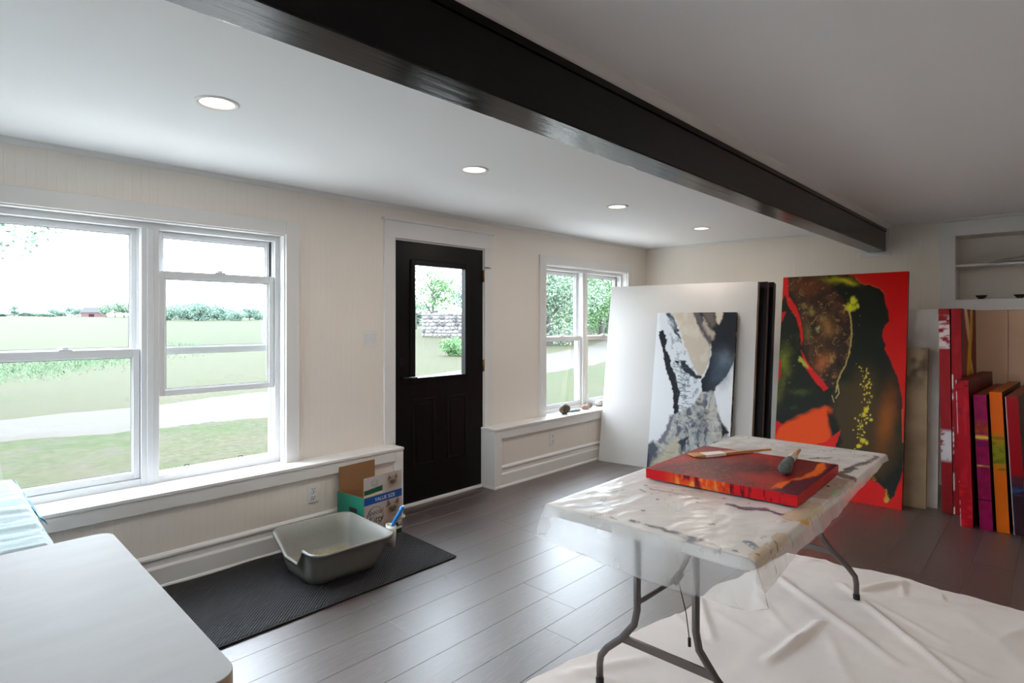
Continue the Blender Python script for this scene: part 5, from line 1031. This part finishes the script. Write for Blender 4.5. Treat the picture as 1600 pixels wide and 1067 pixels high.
# --- small square red canvas on the table with two brushes
CZ = .795; kn, kr, kl = onz(1246, 774.5, CZ), onz(1310, 726, CZ), onz(1015, 729, CZ)
sx_, sy_ = kr - kn, kl - kn; sx_ = sx_ / np.linalg.norm(sx_); sy_ = np.array([-sx_[1], sx_[0], 0]); cw_, ch_ = float((kr - kn) @ sx_), float((kl - kn) @ sy_)
def sq_top(s, t):
    X, Y = to_px(kn + sx_ * cw_ * s[..., None] + sy_ * ch_ * t[..., None]); P = Paint(X, Y, (112, 26, 30)); x, y = P.warp(14, 30, 91)
    P.mix(np.clip((fbm(x / 40, y / 12, 92) - .42) * 4, 0, 1), (150, 36, 34)); P.mix(np.clip((fbm(x / 60, y / 14, 93) - .5) * 5, 0, 1), (74, 26, 28)); P.poly([(1100, 715), (1190, 722), (1216, 735), (1170, 745), (1110, 738), (1080, 725)], (70, 28, 28), 7, 8, 20, 94, .8)
    P.poly([(1020, 728), (1080, 706), (1130, 700), (1100, 712), (1060, 722)], (176, 40, 32), 4, 4, 14, 95, .8); P.poly([(1130, 698), (1200, 706), (1212, 716), (1180, 712), (1140, 706)], (186, 34, 26), 4, 4, 14, 96, .9); P.poly([(1080, 690), (1112, 693), (1150, 700), (1120, 702), (1095, 700)], (104, 20, 30), 3)
    P.poly([(1160, 740), (1200, 738), (1235, 745), (1225, 760), (1190, 758)], (172, 44, 36), 6, 6, 14, 97, .8); P.poly([(1205, 762), (1222, 752), (1255, 744), (1272, 735), (1278, 725), (1290, 722), (1292, 732), (1280, 742), (1262, 747), (1238, 750), (1222, 762)], (232, 106, 28), 1.5, 3, 9, 98); P.poly([(1235, 752), (1262, 748), (1282, 742), (1294, 730), (1296, 722), (1316, 726), (1250, 780), (1205, 766), (1222, 763)], (84, 22, 40), 1.5, 3, 9, 99)
    P.mix(.5 * np.clip((fbm(X / 2.5, Y / 1.5, 90) - .66) * 10, 0, 1), (196, 90, 70)); return P.c
def sq_l(s, t):       # s up, t from the near corner to the left corner
    P = Paint((1 - t) * 230, s * 18, (198, 22, 30)); n = fbm((1 - t) * 26, s * .6, 12)
    P.mix(np.clip((t - .38) * 12, 0, 1) * np.clip((.87 - t) * 12, 0, 1), (214, 70, 28)); P.mix(np.clip((n - .52) * 8, 0, 1) * np.clip((t - .38) * 12, 0, 1) * np.clip((.87 - t) * 12, 0, 1), (226, 150, 62)); P.mix(np.clip((.42 - n) * 12, 0, 1) * (t > .3) * (t < .8), (110, 20, 34)); P.mix(np.clip((fbm((1 - t) * 60, s * .5, 13) - .62) * 14, 0, 1) * (t < .45), (96, 10, 24)); return P.c
def sq_b(s, t): P = Paint(s * 64, t * 18, (176, 14, 22)); P.mix(np.clip((fbm(s * 6, t * 2, 17) - .5) * 5, 0, 1) * .5, (146, 10, 18)); return P.c
canvas('square_painting', 'small square red and maroon painting lying on the folding table', kn, sx_, sy_, cw_, ch_, .042, sq_top, solid((150, 20, 26)), side_l=sq_l, bottom=sq_b, res=(150, 150), sres=(8, 120), rough=.35)
wood = mat('pale_brush_wood', (190, 140, 96), .5, var=.1, vscale=20)
p0, p1, p2, p3 = onz(1080, 711, CZ + .006), onz(1098, 711, CZ + .006), onz(1130, 708, CZ + .008), onz(1204, 702, CZ + .008)
fbz = thing('flat_paintbrush', 'wide flat paintbrush with pale wooden handle lying across the square red painting', 'paintbrush', p1)
dv = (p3 - p0); dv[2] = 0; dv = dv / np.linalg.norm(dv); pv = np.array([-dv[1], dv[0], 0])
def flat(segs_, name, m_):
    mb = MB(); vs_ = []
    for p, w_, th2 in segs_: vs_ += [p + pv * w_ - UP * th2, p - pv * w_ - UP * th2, p - pv * w_ + UP * th2, p + pv * w_ + UP * th2]
    n = len(segs_); mb.add(vs_, [(4 * i + k, 4 * i + (k + 1) % 4, 4 * i + 4 + (k + 1) % 4, 4 * i + 4 + k) for i in range(n - 1) for k in range(4)] + [(3, 2, 1, 0), (4 * n - 4, 4 * n - 3, 4 * n - 2, 4 * n - 1)]); return mb.build(name, m_, fbz, .001)
flat([(p0, .030, .003), (p0 * .4 + p1 * .6, .030, .006), (p1, .028, .006)], 'bristles', mat('tan_bristle', (196, 150, 96), .8, bump=.4, bscale=200))
flat([(p1, .0285, .0065), (p2, .024, .0065)], 'ferrule', mat('white_painted_ferrule', (226, 214, 204), .5))
flat([(p2, .0225, .006), (p2 * .75 + p3 * .25, .013, .006), (p2 * .5 + p3 * .5, .009, .006), (p3, .007, .005)], 'handle', wood)
q0, q1, q2 = onz(1227, 731, CZ + .03), onz(1234, 719, CZ + .026), onz(1249, 703, CZ + .012)
rb = thing('round_paintbrush', 'round paintbrush with dark grey-green bristles resting on the square red painting', 'paintbrush', (q1[0], q1[1], CZ))
dq = (q1 - q0) / np.linalg.norm(q1 - q0)
MB().tube([q0 - dq * .022, q0 - dq * .019, q0 - dq * .008, q0 + dq * .012, q1], [.006, .017, .027, .027, .019], 18).build('bristles', mat('grey_green_bristle', (86, 92, 88), .85, bump=.6, bscale=260, var=.3, vscale=60), rb)
MB().tube([q1 - dq * .003, q1 * .6 + q2 * .4], [.0195, .016], 16).build('ferrule', mat('pale_ferrule', (196, 178, 156), .5), rb)
MB().tube([q1 * .6 + q2 * .4, q1 * .3 + q2 * .7, q2], [.012, .010, .008], 12).build('handle', wood, rb)
